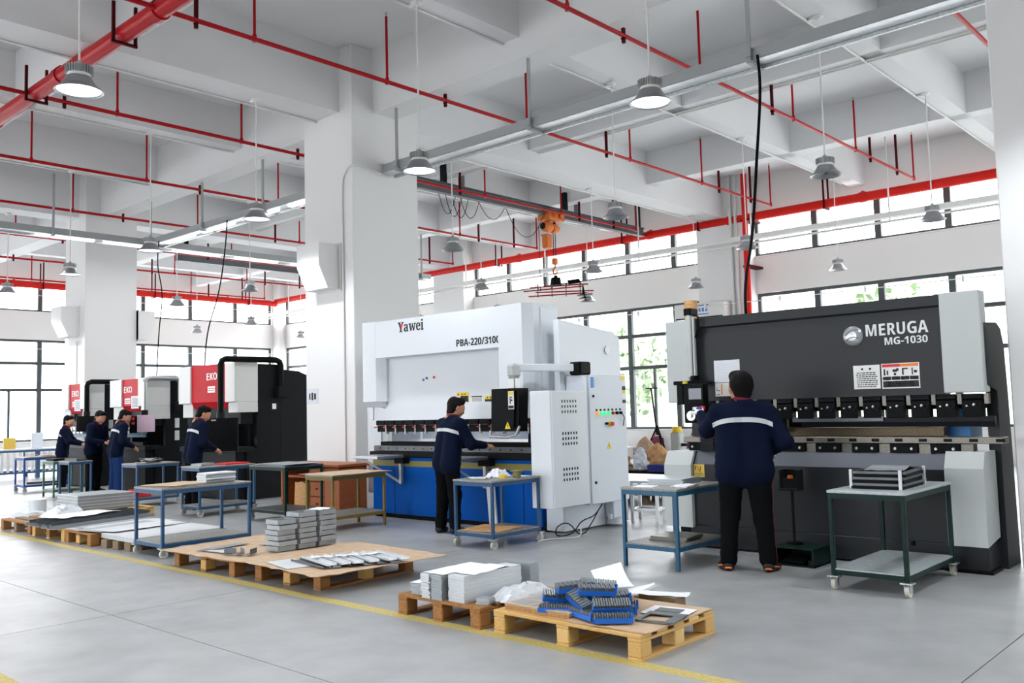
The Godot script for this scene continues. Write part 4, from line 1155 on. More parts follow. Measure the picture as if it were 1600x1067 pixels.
func red_machine(label: String, x0: float, xr0: float, xr1: float, x1: float, zs: float, zd: float, top: float, drop: float, arm: Array, txt: bool, grey_arm: bool) -> void:
	var t := thing("press_brake", label, "machine")
	var zf := -8.6
	obj("bed", g().bx(x0 + 0.05, x1 - 0.05, 0.02, 0.86, zf - 0.35, zf + 0.05, 0.006), M.eko_black, t)
	obj("die_table", g().bx(x0 + 0.02, x1, 0.86, 0.95, zf - 0.3, zf + 0.08, 0.006), M.steel_dark, t)
	obj("die", g().bx(x0 + 0.2, x1 - 0.3, 0.95, 1.02, zf - 0.12, zf - 0.02, 0.004), M.steel_dark, t)
	var rr := obj("ram", g().bx(x0 + 0.06, x1 - 0.06, 1.36, top - 0.02, zf - 0.3, zf - 0.06, 0.006), M.eko_black, t)
	var n := int((x1 - x0 - 0.4) / 0.2)
	for q in n:
		var c := x0 + 0.3 + q * 0.2
		var h := obj("punch_holder", g().bx(c - 0.07, c + 0.07, 1.2, 1.34, zf - 0.1, zf + 0.0, 0.006), M.steel, t)
		obj("bolt", g().cyl(Vector3(c, 1.27, zf), Vector3(c, 1.27, zf + 0.015), 0.02, 0.016, 8), M.black, h)
	obj("punch", g().bx(x0 + 0.2, x1 - 0.25, 1.12, 1.2, zf - 0.08, zf - 0.05), M.blue_teal, t)
	obj("red_panel", along_x([zf + 0.06, 1.78, zf + 0.06, top, zf - 0.2, top, zf - 0.2, 1.66, zf + 0.0, 1.66], xr0, xr1), M.eko_red, rr)
	obj("cover", g().bx(x0, xr0 - 0.005, 1.76, top, zf - 0.45, zf + 0.09, 0.01).bx(x0 + 0.06, xr0 - 0.01, 1.5, 1.76, zf - 0.35, zf + 0.03, 0.008), M.eko_white, t)
	obj("cover", g().bx(xr1 + 0.005, x1, 1.76, top, zs, zf + 0.09, 0.01).bx(xr1 + 0.02, x1 - 0.002, drop, 1.76, zs, zf + 0.03, 0.008), M.eko_white, t)
	obj("side_frame", along_x([zs - 0.01, top - 0.02, zs - 0.45, top - 0.03, zs - 0.5, top - 0.12, zd + 0.2, top - 0.14, zd, top - 0.22, zd, 0.0, zf - 0.15, 0.0, zf - 0.15, 0.9, zf - 0.36, 0.92, zf - 0.36, 1.5, zs - 0.01, 1.56], x1 - 0.1, x1 - 0.012), M.eko_black, t)
	obj("side_frame", along_x([zs - 0.01, top - 0.02, zd, top - 0.2, zd, 0.0, zf - 0.15, 0.0, zf - 0.15, 0.9, zf - 0.36, 0.92, zf - 0.36, 1.5, zs - 0.01, 1.56], x0 + 0.02, x0 + 0.1), M.eko_black, t)
	obj("cabinet", g().bx(x0 + 0.2, x1 - 0.02, 0.0, top - 0.2, zd, zd + 0.12, 0.01), M.eko_black, t)
	obj("seam", g().bx(x1 - 0.012, x1 - 0.01, 1.78, 1.785, zd, zs - 0.45).bx(x1 - 0.012, x1 - 0.01, 0.02, top - 0.2, zs - 0.49, zs - 0.485), M.steel_dark, t)
	obj("side_label", g().bx(x1 - 0.012, x1 - 0.004, 1.62, 1.72, zs - 0.38, zs - 0.3), M.sign_white, t)
	if not txt:
		for y: float in [1.04, 1.3]:
			obj("panel_vent", g().bx(x1 - 0.012, x1 - 0.002, y, y + 0.2, zs - 0.2, zs - 0.1), M.aluminium, t)
	letters(t, "lettering", "EKO", 0.13, Vector3(xr0 + arm[4], top - 0.33, zf + 0.062), M.sign_white, "Droid Sans", 700, false, 1.15)
	sign_plate(t, "model_plate", xr0 + arm[4] + 0.06, xr0 + arm[4] + 0.32, top - 0.52, top - 0.4, zf + 0.06, M.sign_white, [[M.eko_red, text_rows(0.05, 0.95, 0.2, 0.8, 2, 4)]])
	if not txt:
		sign_plate(t, "notice_sheet", xr1 - 0.34, xr1 + 0.0, 1.72, 1.98, zf + 0.062, M.paper, [[M.steel_dark, text_rows(0.1, 0.9, 0.1, 0.9, 7, 6)]])
	# pendant arm: down from the tube, tube across, down to the frame
	var am: Material = M.aluminium if grey_arm else M.black
	var ax: float = arm[0]
	var ay: float = arm[1]
	var ze: float = arm[2]
	var bot: float = arm[3]
	var az: float = arm[5]
	var pts := [Vector3(ax, bot, az), Vector3(ax, ay - 0.1, az), Vector3(ax, ay - 0.03, az - 0.03), Vector3(ax, ay, az - 0.1), Vector3(ax, ay, ze + 0.1), Vector3(ax, ay - 0.03, ze + 0.03), Vector3(ax, ay - 0.1, ze), Vector3(ax, ay - 0.5, ze)]
	obj("pendant_arm", g().tube(pts, 0.055, 10), am, t)
	obj("arm_base", g().bx(ax - 0.08, ax + 0.08, ay - 0.7, ay - 0.48, ze - 0.09, ze + 0.09, 0.015), M.eko_black, t)
	obj("arm_collar", g().cyl(Vector3(ax, bot, az), Vector3(ax, bot + 0.1, az), 0.07, 0.07, 12), M.steel_dark, t)

func build_red_machines() -> void:
	red_machine("large red fronted press brake with a big black operator pendant", -16.56, -16.11, -14.85, -14.5, -8.98, -10.05, 2.47, 1.57, [-14.44, 2.52, -9.42, 1.48, 0.55, -8.2], true, false)
	red_machine("red and white press brake with a pink backed control panel", -19.62, -19.06, -18.3, -17.98, -9.06, -9.9, 2.34, 1.49, [-17.86, 2.33, -9.22, 1.58, 0.05, -8.45], false, true)
	red_machine("red and white press brake before the far broad column", -22.22, -21.84, -21.2, -20.9, -8.95, -9.6, 2.34, 1.46, [-20.78, 2.37, -9.3, 1.6, 0.12, -8.5], false, false)
	# control panels hanging from the arms
	var a := thing("operator_pendant", "big black operator pendant seen from behind beside the worker", "control panel", Vector3(-14.44, 1.48, -8.2), 0.9)
	obj("housing", g().prism(V2([-0.29, 0.0, -0.32, -0.58, 0.29, -0.58, 0.29, 0.0]), Vector3(0, 0, -0.07), Vector3.RIGHT, UP, Vector3(0, 0, 0.14)), M.black_soft, a)
	obj("name_tag", g().bx(-0.15, -0.07, -0.05, -0.025, 0.07, 0.075), M.aluminium, a)
	obj("emergency_stop", g().cyl(Vector3(-0.26, -0.3, 0.07), Vector3(-0.26, -0.3, 0.1), 0.03, 0.035, 12), M.sign_red, a)
	var b := thing("operator_pendant", "control panel with a flat pink back on a grey arm", "control panel", Vector3(-17.86, 1.58, -8.45), 0.9)
	obj("housing", g().bx(-0.28, -0.12, -0.36, -0.02, -0.05, 0.05, 0.01).bx(-0.12, 0.18, -0.34, 0.0, -0.05, 0.02, 0.01), M.black, b)
	obj("pink_back", g().bx(-0.13, 0.21, -0.345, 0.0, 0.02, 0.06, 0.008), M["pink"], b)
	obj("button", g().cyl(Vector3(-0.2, -0.07, 0.05), Vector3(-0.2, -0.07, 0.08), 0.03).cyl(Vector3(-0.2, -0.16, 0.05), Vector3(-0.2, -0.16, 0.08), 0.03), M.sign_red, b)
	var c := thing("operator_pendant", "small dark control panel on the arm of the farthest machine", "control panel", Vector3(-20.78, 1.6, -8.5), 0.9)
	obj("housing", g().bx(-0.2, 0.2, -0.35, 0.0, -0.06, 0.06, 0.01), M.black, c)
	obj("screen", g().bx(-0.16, 0.16, -0.3, -0.05, -0.065, -0.06), M.screen, c)

# ---------------------------------------------------------------- carts and tables
func cart(called: String, label: String, c: Vector3, w: float, d: float, h: float, turn: float, lm: Material, tm: Material, casters: bool, shelf: float, group := "") -> Node3D:
	var t := thing(called, label, "cart" if casters else "table", c, turn, group)
	var lo := 0.11 if casters else 0.0
	var lg := 0.034
	obj("tabletop", g().bx(-w / 2, w / 2, h - 0.022, h, -d / 2, d / 2, 0.003), tm, t)
	obj("apron", g().bx(-w / 2 + 0.01, w / 2 - 0.01, h - 0.065, h - 0.022, -d / 2 + 0.005, -d / 2 + 0.04).bx(-w / 2 + 0.01, w / 2 - 0.01, h - 0.065, h - 0.022, d / 2 - 0.04, d / 2 - 0.005).bx(-w / 2 + 0.005, -w / 2 + 0.04, h - 0.065, h - 0.022, -d / 2 + 0.04, d / 2 - 0.04).bx(w / 2 - 0.04, w / 2 - 0.005, h - 0.065, h - 0.022, -d / 2 + 0.04, d / 2 - 0.04), lm, t)
	for sx: float in [-1.0, 1.0]:
		for sz: float in [-1.0, 1.0]:
			var x := sx * (w / 2 - lg / 2 - 0.004)
			var z := sz * (d / 2 - lg / 2 - 0.004)
			obj("leg", g().bx(x - lg / 2, x + lg / 2, lo, h - 0.022, z - lg / 2, z + lg / 2, 0.004), lm, t)
			if casters:
				var k := obj("caster", g().bx(x - 0.045, x + 0.045, 0.1, 0.112, z - 0.04, z + 0.04).bx(x + 0.02, x + 0.026, 0.035, 0.1, z - 0.03, z + 0.012).bx(x - 0.026, x - 0.02, 0.035, 0.1, z - 0.03, z + 0.012), M.zinc, t)
				obj("wheel", g().cyl(Vector3(x - 0.016, 0.045, z - 0.012), Vector3(x + 0.016, 0.045, z - 0.012), 0.045, 0.045, 16).cyl(Vector3(x - 0.02, 0.045, z - 0.012), Vector3(x + 0.02, 0.045, z - 0.012), 0.014), M.wheel, k)
	if shelf > 0:
		obj("shelf", g().bx(-w / 2 + 0.012, w / 2 - 0.012, shelf - 0.012, shelf, -d / 2 + 0.012, d / 2 - 0.012), tm, t)
		obj("shelf_rail", g().bx(-w / 2 + 0.04, w / 2 - 0.04, shelf - 0.05, shelf - 0.012, d / 2 - 0.036, d / 2 - 0.008).bx(-w / 2 + 0.04, w / 2 - 0.04, shelf - 0.05, shelf - 0.012, -d / 2 + 0.008, -d / 2 + 0.036).bx(w / 2 - 0.036, w / 2 - 0.008, shelf - 0.05, shelf - 0.012, -d / 2 + 0.04, d / 2 - 0.04).bx(-w / 2 + 0.008, -w / 2 + 0.036, shelf - 0.05, shelf - 0.012, -d / 2 + 0.04, d / 2 - 0.04), lm, t)
	return t

# a loose flat thing: slightly warped sheet
func flat(called: String, label: String, cat: String, c: Vector3, w: float, d: float, th: float, turn: float, m: Material, warp := 0.0, group := "", sd := 1) -> Node3D:
	var n := FastNoiseLite.new()
	n.seed = sd
	n.frequency = 1.2
	var s := g().sheet(6, 6, func(u: float, v: float) -> Vector3:
		return Vector3((u - 0.5) * w, absf(n.get_noise_2d(u * 1.4 + sd, v * 1.4)) * warp, (v - 0.5) * d), th)
	var o := obj(called, s, m)
	o.position = c
	o.rotation.y = turn
	tag(o, label, cat, group)
	return o

# a curled paper sheet
func curled(label: String, c: Vector3, w: float, d: float, rise: float, turn: float, m: Material, group := "") -> void:
	var o := obj("paper_sheet", g().sheet(8, 3, func(u: float, v: float) -> Vector3:
		return Vector3((u - 0.5) * w * (1.0 - 0.25 * rise), rise * w * u * u * (0.6 + 0.4 * v), (v - 0.5) * d), 0.001), m)
	o.position = c
	o.rotation.y = turn
	tag(o, label, "paper", group)

# crumpled heap of film or cloth
func crumpled(called: String, label: String, cat: String, c: Vector3, s: Vector3, m: Material, sd: int, group := "") -> void:
	var n := FastNoiseLite.new()
	n.seed = sd
	n.frequency = 1.7
	n.noise_type = FastNoiseLite.TYPE_CELLULAR
	n.cellular_return_type = FastNoiseLite.RETURN_DISTANCE
	var o := obj(called, g().sheet(16, 14, func(u: float, v: float) -> Vector3:
		var e: float = clampf(4.0 * min(min(u, 1 - u), min(v, 1 - v)), 0.0, 1.0)
		var k := absf(n.get_noise_2d(u * 2.2, v * 2.2 + sd))
		var jx := n.get_noise_2d(u * 3 + 9, v * 3) * 0.09
		return Vector3((u - 0.5 + jx) * s.x, s.y * (0.04 + e * (0.25 + 0.75 * k)), (v - 0.5 - jx) * s.z), 0.002), m)
	o.position = c
	tag(o, label, cat, group)

func plate_pile(called: String, label: String, c: Vector3, w: float, d: float, n: int, th: float, turn: float, m: Material, jit := 0.006, m2: Material = null, group := "") -> Node3D:
	var t := thing(called, label, "metal parts", c, turn, group)
	for k in n:
		var jx := rng.randf_range(-jit, jit)
		var jz := rng.randf_range(-jit, jit)
		obj("plate", g().bx(-w / 2 + jx, w / 2 + jx, k * th, (k + 1) * th - th * 0.12, -d / 2 + jz, d / 2 + jz), m if m2 == null or k % 2 == 0 else m2, t)
	return t

# ---------------------------------------------------------------- pallets
func pallet(label: String, c: Vector3, turn: float, w: float, d: float, m: Material, m2: Material, nb := 5) -> Node3D:
	var t := thing("pallet", label, "pallet", c, turn)
	for k in 3:
		var x := lerpf(-w / 2 + 0.05, w / 2 - 0.05, k / 2.0)
		obj("bottom_board", g().bx(x - 0.05, x + 0.05, 0, 0.018, -d / 2, d / 2, 0.002), m2, t)
		obj("stringer_board", g().bx(x - 0.05, x + 0.05, 0.11, 0.128, -d / 2, d / 2, 0.002), m2, t)
		for j in 3:
			var z := lerpf(-d / 2 + 0.055, d / 2 - 0.055, j / 2.0)
			obj("block", g().bx(x - 0.05, x + 0.05, 0.018, 0.11, z - 0.055, z + 0.055, 0.006), m if (k + j) % 2 else m2, t)
	for k in nb:
		var z := lerpf(-d / 2 + 0.06, d / 2 - 0.06, float(k) / (nb - 1))
		var e := rng.randf_range(-0.008, 0.008)
		obj("deck_board", g().bx(-w / 2 + e, w / 2 + e, 0.128, 0.15, z - 0.058, z + 0.058, 0.003), m if k % 2 else m2, t)
	return t

func build_pallets() -> void:
	var PY := 0.151
	pallet("light wood pallet carrying the pile of blue brackets", Vector3(-3.72, 0, -4.89), 0.0, 1.2, 0.84, M.wood_a, M.wood_b)
	for k in 5:
		flat("cardboard_sheet", "brown cardboard sheet in the stack beside the blue brackets", "cardboard", Vector3(-4.0 + k * 0.004, PY + k * 0.009, -4.9 + 0.003 * k), 0.56, 0.72, 0.006, 0.0, M.cardboard if k > 2 else M.kraft, 0.0, "stacked cardboard beside the brackets", k + 3)
	var pg := g()
	for i in 3:
		for j in 4:
			pg.bx(-4.24 + i * 0.17, -4.1 + i * 0.17, PY + 0.042, PY + 0.044, -5.2 + j * 0.17, -5.07 + j * 0.17, 0.0)
	tag(obj("die_cut_sheet", pg, M.sheet_grey), "thin grey die-cut tabs lying in rows on the cardboard stack", "metal parts")
	flat("cardboard_sheet", "single brown cardboard sheet under the blue brackets", "cardboard", Vector3(-3.42, PY, -4.9), 0.6, 0.8, 0.006, 0.03, M.cardboard, 0.01, "", 8)
	build_brackets()
	curled("large white paper sheet curling up behind the blue brackets", Vector3(-3.73, PY + 0.15, -5.03), 0.32, 0.22, 0.35, 2.5, M.paper)
	curled("white paper sheet drooping over the blue brackets", Vector3(-3.5, PY + 0.13, -4.98), 0.26, 0.2, 0.25, 0.6, M.paper)
	flat("paper_sheet", "small white paper scrap on the far side of the brackets", "paper", Vector3(-3.95, PY + 0.12, -4.83), 0.1, 0.08, 0.001, 0.5, M.paper, 0.02)
	flat("drawing_sheet", "white drawing sheet with a dark plate lying on cardboard", "paper", Vector3(-3.3, PY + 0.016, -5.05), 0.3, 0.24, 0.001, 0.15, M.paper)
	flat("metal_plate", "small dark grey plate lying on the white drawing sheet", "metal plate", Vector3(-3.3, PY + 0.018, -5.06), 0.17, 0.1, 0.004, 0.2, M.sheet_dark)
	var fr := obj("cutout_plate", g().bx(-0.13, 0.13, 0, 0.006, -0.13, -0.06).bx(-0.13, 0.13, 0, 0.006, 0.1, 0.13).bx(-0.13, -0.1, 0, 0.006, -0.06, 0.1).bx(0.06, 0.13, 0, 0.006, -0.06, 0.1), M.sheet_dark)
	fr.position = Vector3(-3.23, PY + 0.018, -4.86)
	fr.rotation.y = 0.2
	tag(fr, "thin grey steel frame plate at the corner of the light pallet", "metal plate")
	flat("metal_sheet", "wide grey metal sheet lying behind the light pallet", "metal sheet", Vector3(-4.12, PY, -5.55), 0.62, 0.42, 0.003, 0.15, M.sheet_grey)
	tag(obj("pallet_block", g().bx(-4.4, -3.9, 0.0, 0.15, -5.75, -5.4, 0.004), M.wood_old), "old wooden support block under the grey sheet", "wood block")
	flat("drawing_sheet", "white drawing sheet hanging over the pallet end", "paper", Vector3(-3.6, PY + 0.03, -5.42), 0.4, 0.14, 0.001, 0.35, M.paper, 0.02)
	tag(obj("wood_block", g().bx(-3.75, -3.45, 0.0, 0.18, -5.5, -5.36, 0.004), M.wood_old), "old wooden block propping the white drawing sheet", "wood block")
	# stained pallet with stacks of plates
	pallet("dark stained pallet loaded with stacks of grey plates", Vector3(-4.86, 0, -4.87), 0.0, 0.86, 0.84, M.wood_stained, M.wood_stained)
	plate_pile("plate_stack", "low stack of grey plates with paper at the pallet edge", Vector3(-5.13, PY, -4.6), 0.14, 0.2, 8, 0.01, 0.1, M.sheet_grey)
	plate_pile("plate_stack", "tall stack of pale plates next to the low stack", Vector3(-4.98, PY, -4.72), 0.09, 0.55, 16, 0.011, 0.0, M.sheet_white)
	plate_pile("plate_stack", "tall stack of dark grey plates in the middle of the stained pallet", Vector3(-4.86, PY, -4.72), 0.11, 0.55, 16, 0.011, 0.0, M.sheet_grey, 0.004)
	plate_pile("plate_stack", "widest stack of white plates topped with paper", Vector3(-4.69, PY, -4.78), 0.16, 0.6, 17, 0.011, 0.0, M.sheet_white, 0.003)
	plate_pile("plate_stack", "tall narrow stack of grey plates at the far pallet side", Vector3(-4.75, PY, -5.2), 0.34, 0.1, 17, 0.011, 0.0, M.sheet_grey, 0.003)
	flat("paper_sheet", "white paper laid on the tall pale plates", "paper", Vector3(-4.92, PY + 0.178, -4.72), 0.22, 0.5, 0.001, 0.02, M.paper, 0.01)
	flat("paper_sheet", "white paper laid on the widest plate stack", "paper", Vector3(-4.69, PY + 0.19, -4.75), 0.2, 0.42, 0.001, 0.1, M.paper, 0.015)
	flat("paper_sheet", "paper slip on the low plate stack", "paper", Vector3(-5.13, PY + 0.082, -4.6), 0.17, 0.2, 0.001, 0.15, M.paper, 0.005)
	plate_pile("plate_stack", "small stack of strips at the pallet corner", Vector3(-4.5, PY, -4.58), 0.1, 0.1, 4, 0.01, 0.3, M.sheet_grey)
	crumpled("plastic_film", "crumpled white film between the two front pallets", "plastic film", Vector3(-4.46, PY, -4.95), Vector3(0.22, 0.1, 0.55), M.film, 21)
	# middle pair of pallets
	pallet("worn pallet under the left half of the big cardboard", Vector3(-8.3, 0, -5.07), 0.0, 1.16, 1.1, M.wood_b, M.wood_stained)
	pallet("worn pallet under the right half of the big cardboard", Vector3(-7.0, 0, -5.14), 0.05, 0.95, 1.1, M.wood_b, M.wood_stained)
	var cb := FastNoiseLite.new()
	cb.seed = 5
	cb.frequency = 2.5
	for q in [[-8.28, -5.1, 1.5, 1.3, 0.06, "left cardboard sheet covering the worn pallet"], [-6.9, -5.12, 1.42, 1.38, -0.05, "right cardboard sheet with torn edge covering the worn pallet"]]:
		var o := obj("cardboard_sheet", g().sheet(14, 14, func(u: float, v: float) -> Vector3:
			var e := 1.0 + 0.05 * cb.get_noise_2d(u * 3 + q[0], v * 3)
			return Vector3((u - 0.5) * q[2] * e, 0.006 + 0.012 * absf(cb.get_noise_2d(u + q[0], v * 2)), (v - 0.5) * q[3] * e), 0.006), M.cardboard)
		o.position = Vector3(q[0], 0.15 if q[0] < -8 else 0.165, q[1])
		o.rotation.y = q[4]
		tag(o, q[5], "cardboard")
	var cy := 0.182
	var cnt := [6, 7, 7]
	for c in 3:
		for k in cnt[c]:
			var lab := "open grey sheet metal box in the row of stacks on cardboard"
			var t := thing("metal_box", lab, "metal box", Vector3(-7.77 + rng.randf_range(-0.01, 0.01) + (0.012 if k % 3 == 1 else -0.008) + c * 0.012, cy + k * 0.051, -5.06 - c * 0.232), rng.randf_range(-0.03, 0.03), "stacked grey metal boxes")
			obj("shell", g().bx(-0.11, 0.11, 0, 0.003, -0.1, 0.1).bx(-0.11, -0.107, 0.003, 0.044, -0.1, 0.1).bx(0.107, 0.11, 0.003, 0.044, -0.1, 0.1).bx(-0.107, 0.107, 0.003, 0.044, 0.097, 0.1).bx(-0.107, 0.107, 0.003, 0.044, -0.1, -0.097), M.sheet_grey, t)
	flat("paper_sheet", "white paper on the topmost grey metal boxes", "paper", Vector3(-7.73, cy + 7 * 0.051, -5.5), 0.2, 0.22, 0.001, 0.3, M.paper, 0.02)
	for k in 12:
		var o := obj("steel_strip", g().bx(-0.3, 0.3, 0, 0.003, -0.045, 0.045).bx(-0.3, 0.3, 0.003, 0.018, 0.042, 0.045).bx(-0.3, 0.3, 0.003, 0.018, -0.045, -0.042), (M.sheet_white if k % 2 else M.sheet_grey) if k % 4 else M.sheet_dark)
		o.position = Vector3(-6.75 + k * 0.028, 0.19 + (k % 2) * 0.02, -4.7 - k * 0.056)
		o.rotation.y = -0.22 + rng.randf_range(-0.12, 0.12)
		tag(o, "thin grey steel strip fanned out on the torn cardboard", "steel strip", "fanned steel strips")
	flat("metal_sheet", "pale perforated sheet at the near corner of the cardboard", "metal sheet", Vector3(-6.95, 0.186, -4.62), 0.5, 0.26, 0.002, -0.2, M.sheet_white)
	for k in 3:
		flat("paper_sheet", "white paper slip lying among the steel strips", "paper", Vector3(-6.8 + k * 0.12, 0.23, -4.85 - k * 0.18), 0.2, 0.07, 0.001, 0.8 + k * 0.3, M.paper, 0.01, "paper slips on the strips", k)
	flat("metal_sheet", "blue grey sheet lying left of the metal boxes", "metal sheet", Vector3(-8.15, 0.178, -5.35), 0.42, 0.3, 0.003, 0.3, M.sheet_grey)
	flat("metal_sheet", "long narrow grey sheet near the pallet edge", "metal sheet", Vector3(-8.5, 0.178, -4.85), 0.14, 0.55, 0.003, 0.15, M.sheet_grey)
	flat("metal_sheet", "white narrow sheet along the pallet edge", "metal sheet", Vector3(-8.25, 0.178, -4.66), 0.4, 0.09, 0.003, 0.15, M.sheet_white)
	for k in 3:
		var o := obj("angle_piece", g().bx(-0.07, 0.07, 0, 0.003, -0.03, 0.03).bx(-0.07, 0.07, 0.003, 0.05, -0.03, -0.027), M.sheet_dark)
		o.position = Vector3(-8.0 + k * 0.1, 0.184, -4.62 - k * 0.06)
		o.rotation.y = 0.4 - k * 0.7
		tag(o, "small bent grey angle piece on the left cardboard", "metal part", "small bent angle pieces")
	# far left row
	pallet("old pallet with plastic film at the far end of the row", Vector3(-13.5, 0, -5.0), 0.0, 1.1, 0.85, M.wood_old, M.wood_stained)
	pallet("old pallet with flat sheets in the left row", Vector3(-12.35, 0, -5.0), 0.0, 1.05, 0.85, M.wood_stained, M.wood_b)
	pallet("old pallet with white sheets next to the timber blocks", Vector3(-11.42, 0, -5.05), 0.0, 0.75, 0.95, M.wood_b, M.wood_stained)
	for k in 3:
		tag(obj("timber_block", g().box(Vector3(-10.85 + k * 0.26, 0.05, -5.0 - k * 0.02), Vector3(0.12, 0.1, 0.75), 0.006, Basis(UP, 0.12)), M.wood_old), "squared old timber laid under the white sheets", "timber", "timbers under the white sheets")
	plate_pile("sheet_stack", "stack of white sheets on the squared timbers beside the blue table", Vector3(-10.55, 0.102, -5.25), 0.85, 1.15, 8, 0.007, 0.0, M.sheet_white, 0.01)
	for k in 5:
		flat("metal_sheet", "white flat sheet spread on the left row of pallets", "metal sheet", Vector3(-12.0 + k * 0.22, PY + 0.005 * k, -5.1 - (k % 3) * 0.1), 0.5, 1.0, 0.002, 0.15 + 0.05 * (k % 2), M.sheet_white if k % 2 == 0 else M.sheet_grey, 0.008, "white sheets spread on pallets", k + 30)
	for k in 7:
		var o := obj("steel_profile", g().bx(-0.06, 0.06, 0, 0.004, -0.75, 0.75).bx(-0.06, -0.056, 0.004, 0.04, -0.75, 0.75).bx(0.056, 0.06, 0.004, 0.04, -0.75, 0.75), M.sheet_dark if k % 2 else M.sheet_grey)
		o.position = Vector3(-12.9 + k * 0.13, PY + 0.0 + (k % 2) * 0.042, -5.2)
		o.rotation.y = 0.25
		tag(o, "long dark channel profile lying on the left row of pallets", "steel profile", "channel profiles on pallets")
	flat("paper_sheet", "white wrapping paper over the dark channel profiles", "paper", Vector3(-12.6, PY + 0.09, -5.1), 0.5, 0.9, 0.001, 0.3, M.paper, 0.03)
	crumpled("plastic_film", "crumpled clear film on the old pallet in the left row", "plastic film", Vector3(-13.3, PY + 0.0, -5.2), Vector3(0.6, 0.2, 0.5), M.film, 4)
	crumpled("plastic_film", "large heap of white film at the far end of the pallet row", "plastic film", Vector3(-14.45, 0.0, -5.1), Vector3(0.7, 0.2, 0.8), M.film, 11)
	crumpled("plastic_film", "loose white film behind the far heap", "plastic film", Vector3(-15.6, 0.0, -5.6), Vector3(1.0, 0.16, 0.6), M.film, 15)
	tag(obj("film_roll", g().cyl(Vector3(-15.0, 0.0, -5.4), Vector3(-15.0, 0.3, -5.4), 0.13, 0.13, 20), M.film), "upright roll of clear film standing in the film heap", "film roll")
	# pallet with the stacked profiles
	pallet("light pallet carrying five grey trays behind the blue table", Vector3(-14.2, 0, -6.08), 0.0, 1.05, 1.1, M.wood_b, M.wood_b)
	for k in 5:
		var t := thing("metal_tray", "long grey metal tray in the neat stack of five", "metal tray", Vector3(-14.26, PY + k * 0.047, -5.98), 0.0, "neat stack of grey trays")
		obj("tray_body", g().bx(-0.38, 0.38, 0.0, 0.042, -0.42, 0.42, 0.004), M.sheet_grey, t)
		obj("tray_rim", g().bx(-0.385, 0.385, 0.036, 0.046, 0.415, 0.428).bx(0.375, 0.388, 0.036, 0.046, -0.42, 0.42), M.sheet_white, t)

func build_brackets() -> void:
	var base := g()
	base.bx(-0.12, 0.12, 0, 0.004, -0.04, 0.04)
	for k in 15:
		base.bx(-0.12 + k * 0.0161, -0.1075 + k * 0.0161, 0.004, 0.05 + 0.003 * (k % 2), -0.037, 0.034, 0.0015)
	var side := g().bx(-0.122, 0.122, 0, 0.03, 0.036, 0.042).bx(-0.126, -0.12, 0, 0.03, 0.0, 0.042).bx(0.105, 0.122, 0.03, 0.058, 0.036, 0.042)
	var proto: Node3D = null
	var spots := [[-3.86, 0, -4.6, 0.5], [-3.62, 0, -4.58, -0.3], [-3.4, 0, -4.58, 0.72], [-3.98, 0, -4.78, 1.3], [-3.74, 0, -4.74, 0.9], [-3.5, 0, -4.76, 0.85], [-3.84, 0, -4.92, 0.2], [-3.6, 0, -4.93, 0.6], [-3.9, 1, -4.68, 0.8], [-3.7, 1, -4.64, -0.5], [-3.47, 1, -4.66, 0.8], [-3.8, 1, -4.83, 0.5], [-3.58, 1, -4.82, 0.9], [-3.82, 2, -4.72, 1.1], [-3.63, 2, -4.72, 0.85], [-3.72, 2, -4.86, 0.65]]
	for s in spots:
		var at := Vector3(s[0], 0.172 + s[1] * 0.062, s[2])
		var c: Node3D
		if proto == null:
			proto = thing("blue_bracket", "blue edged ribbed steel bracket in the heap on the pallet", "bracket", at, s[3], "heap of blue edged brackets")
			obj("ribbed_body", base, M.bracket_steel, proto)
			obj("blue_edge", side, M.bracket_blue, proto)
			c = proto
		else:
			c = copy(proto, at, s[3])
		if s[1] > 0:
			c.rotation.x = rng.randf_range(0.15, 0.6)
			c.rotation.z = rng.randf_range(-0.25, 0.25)

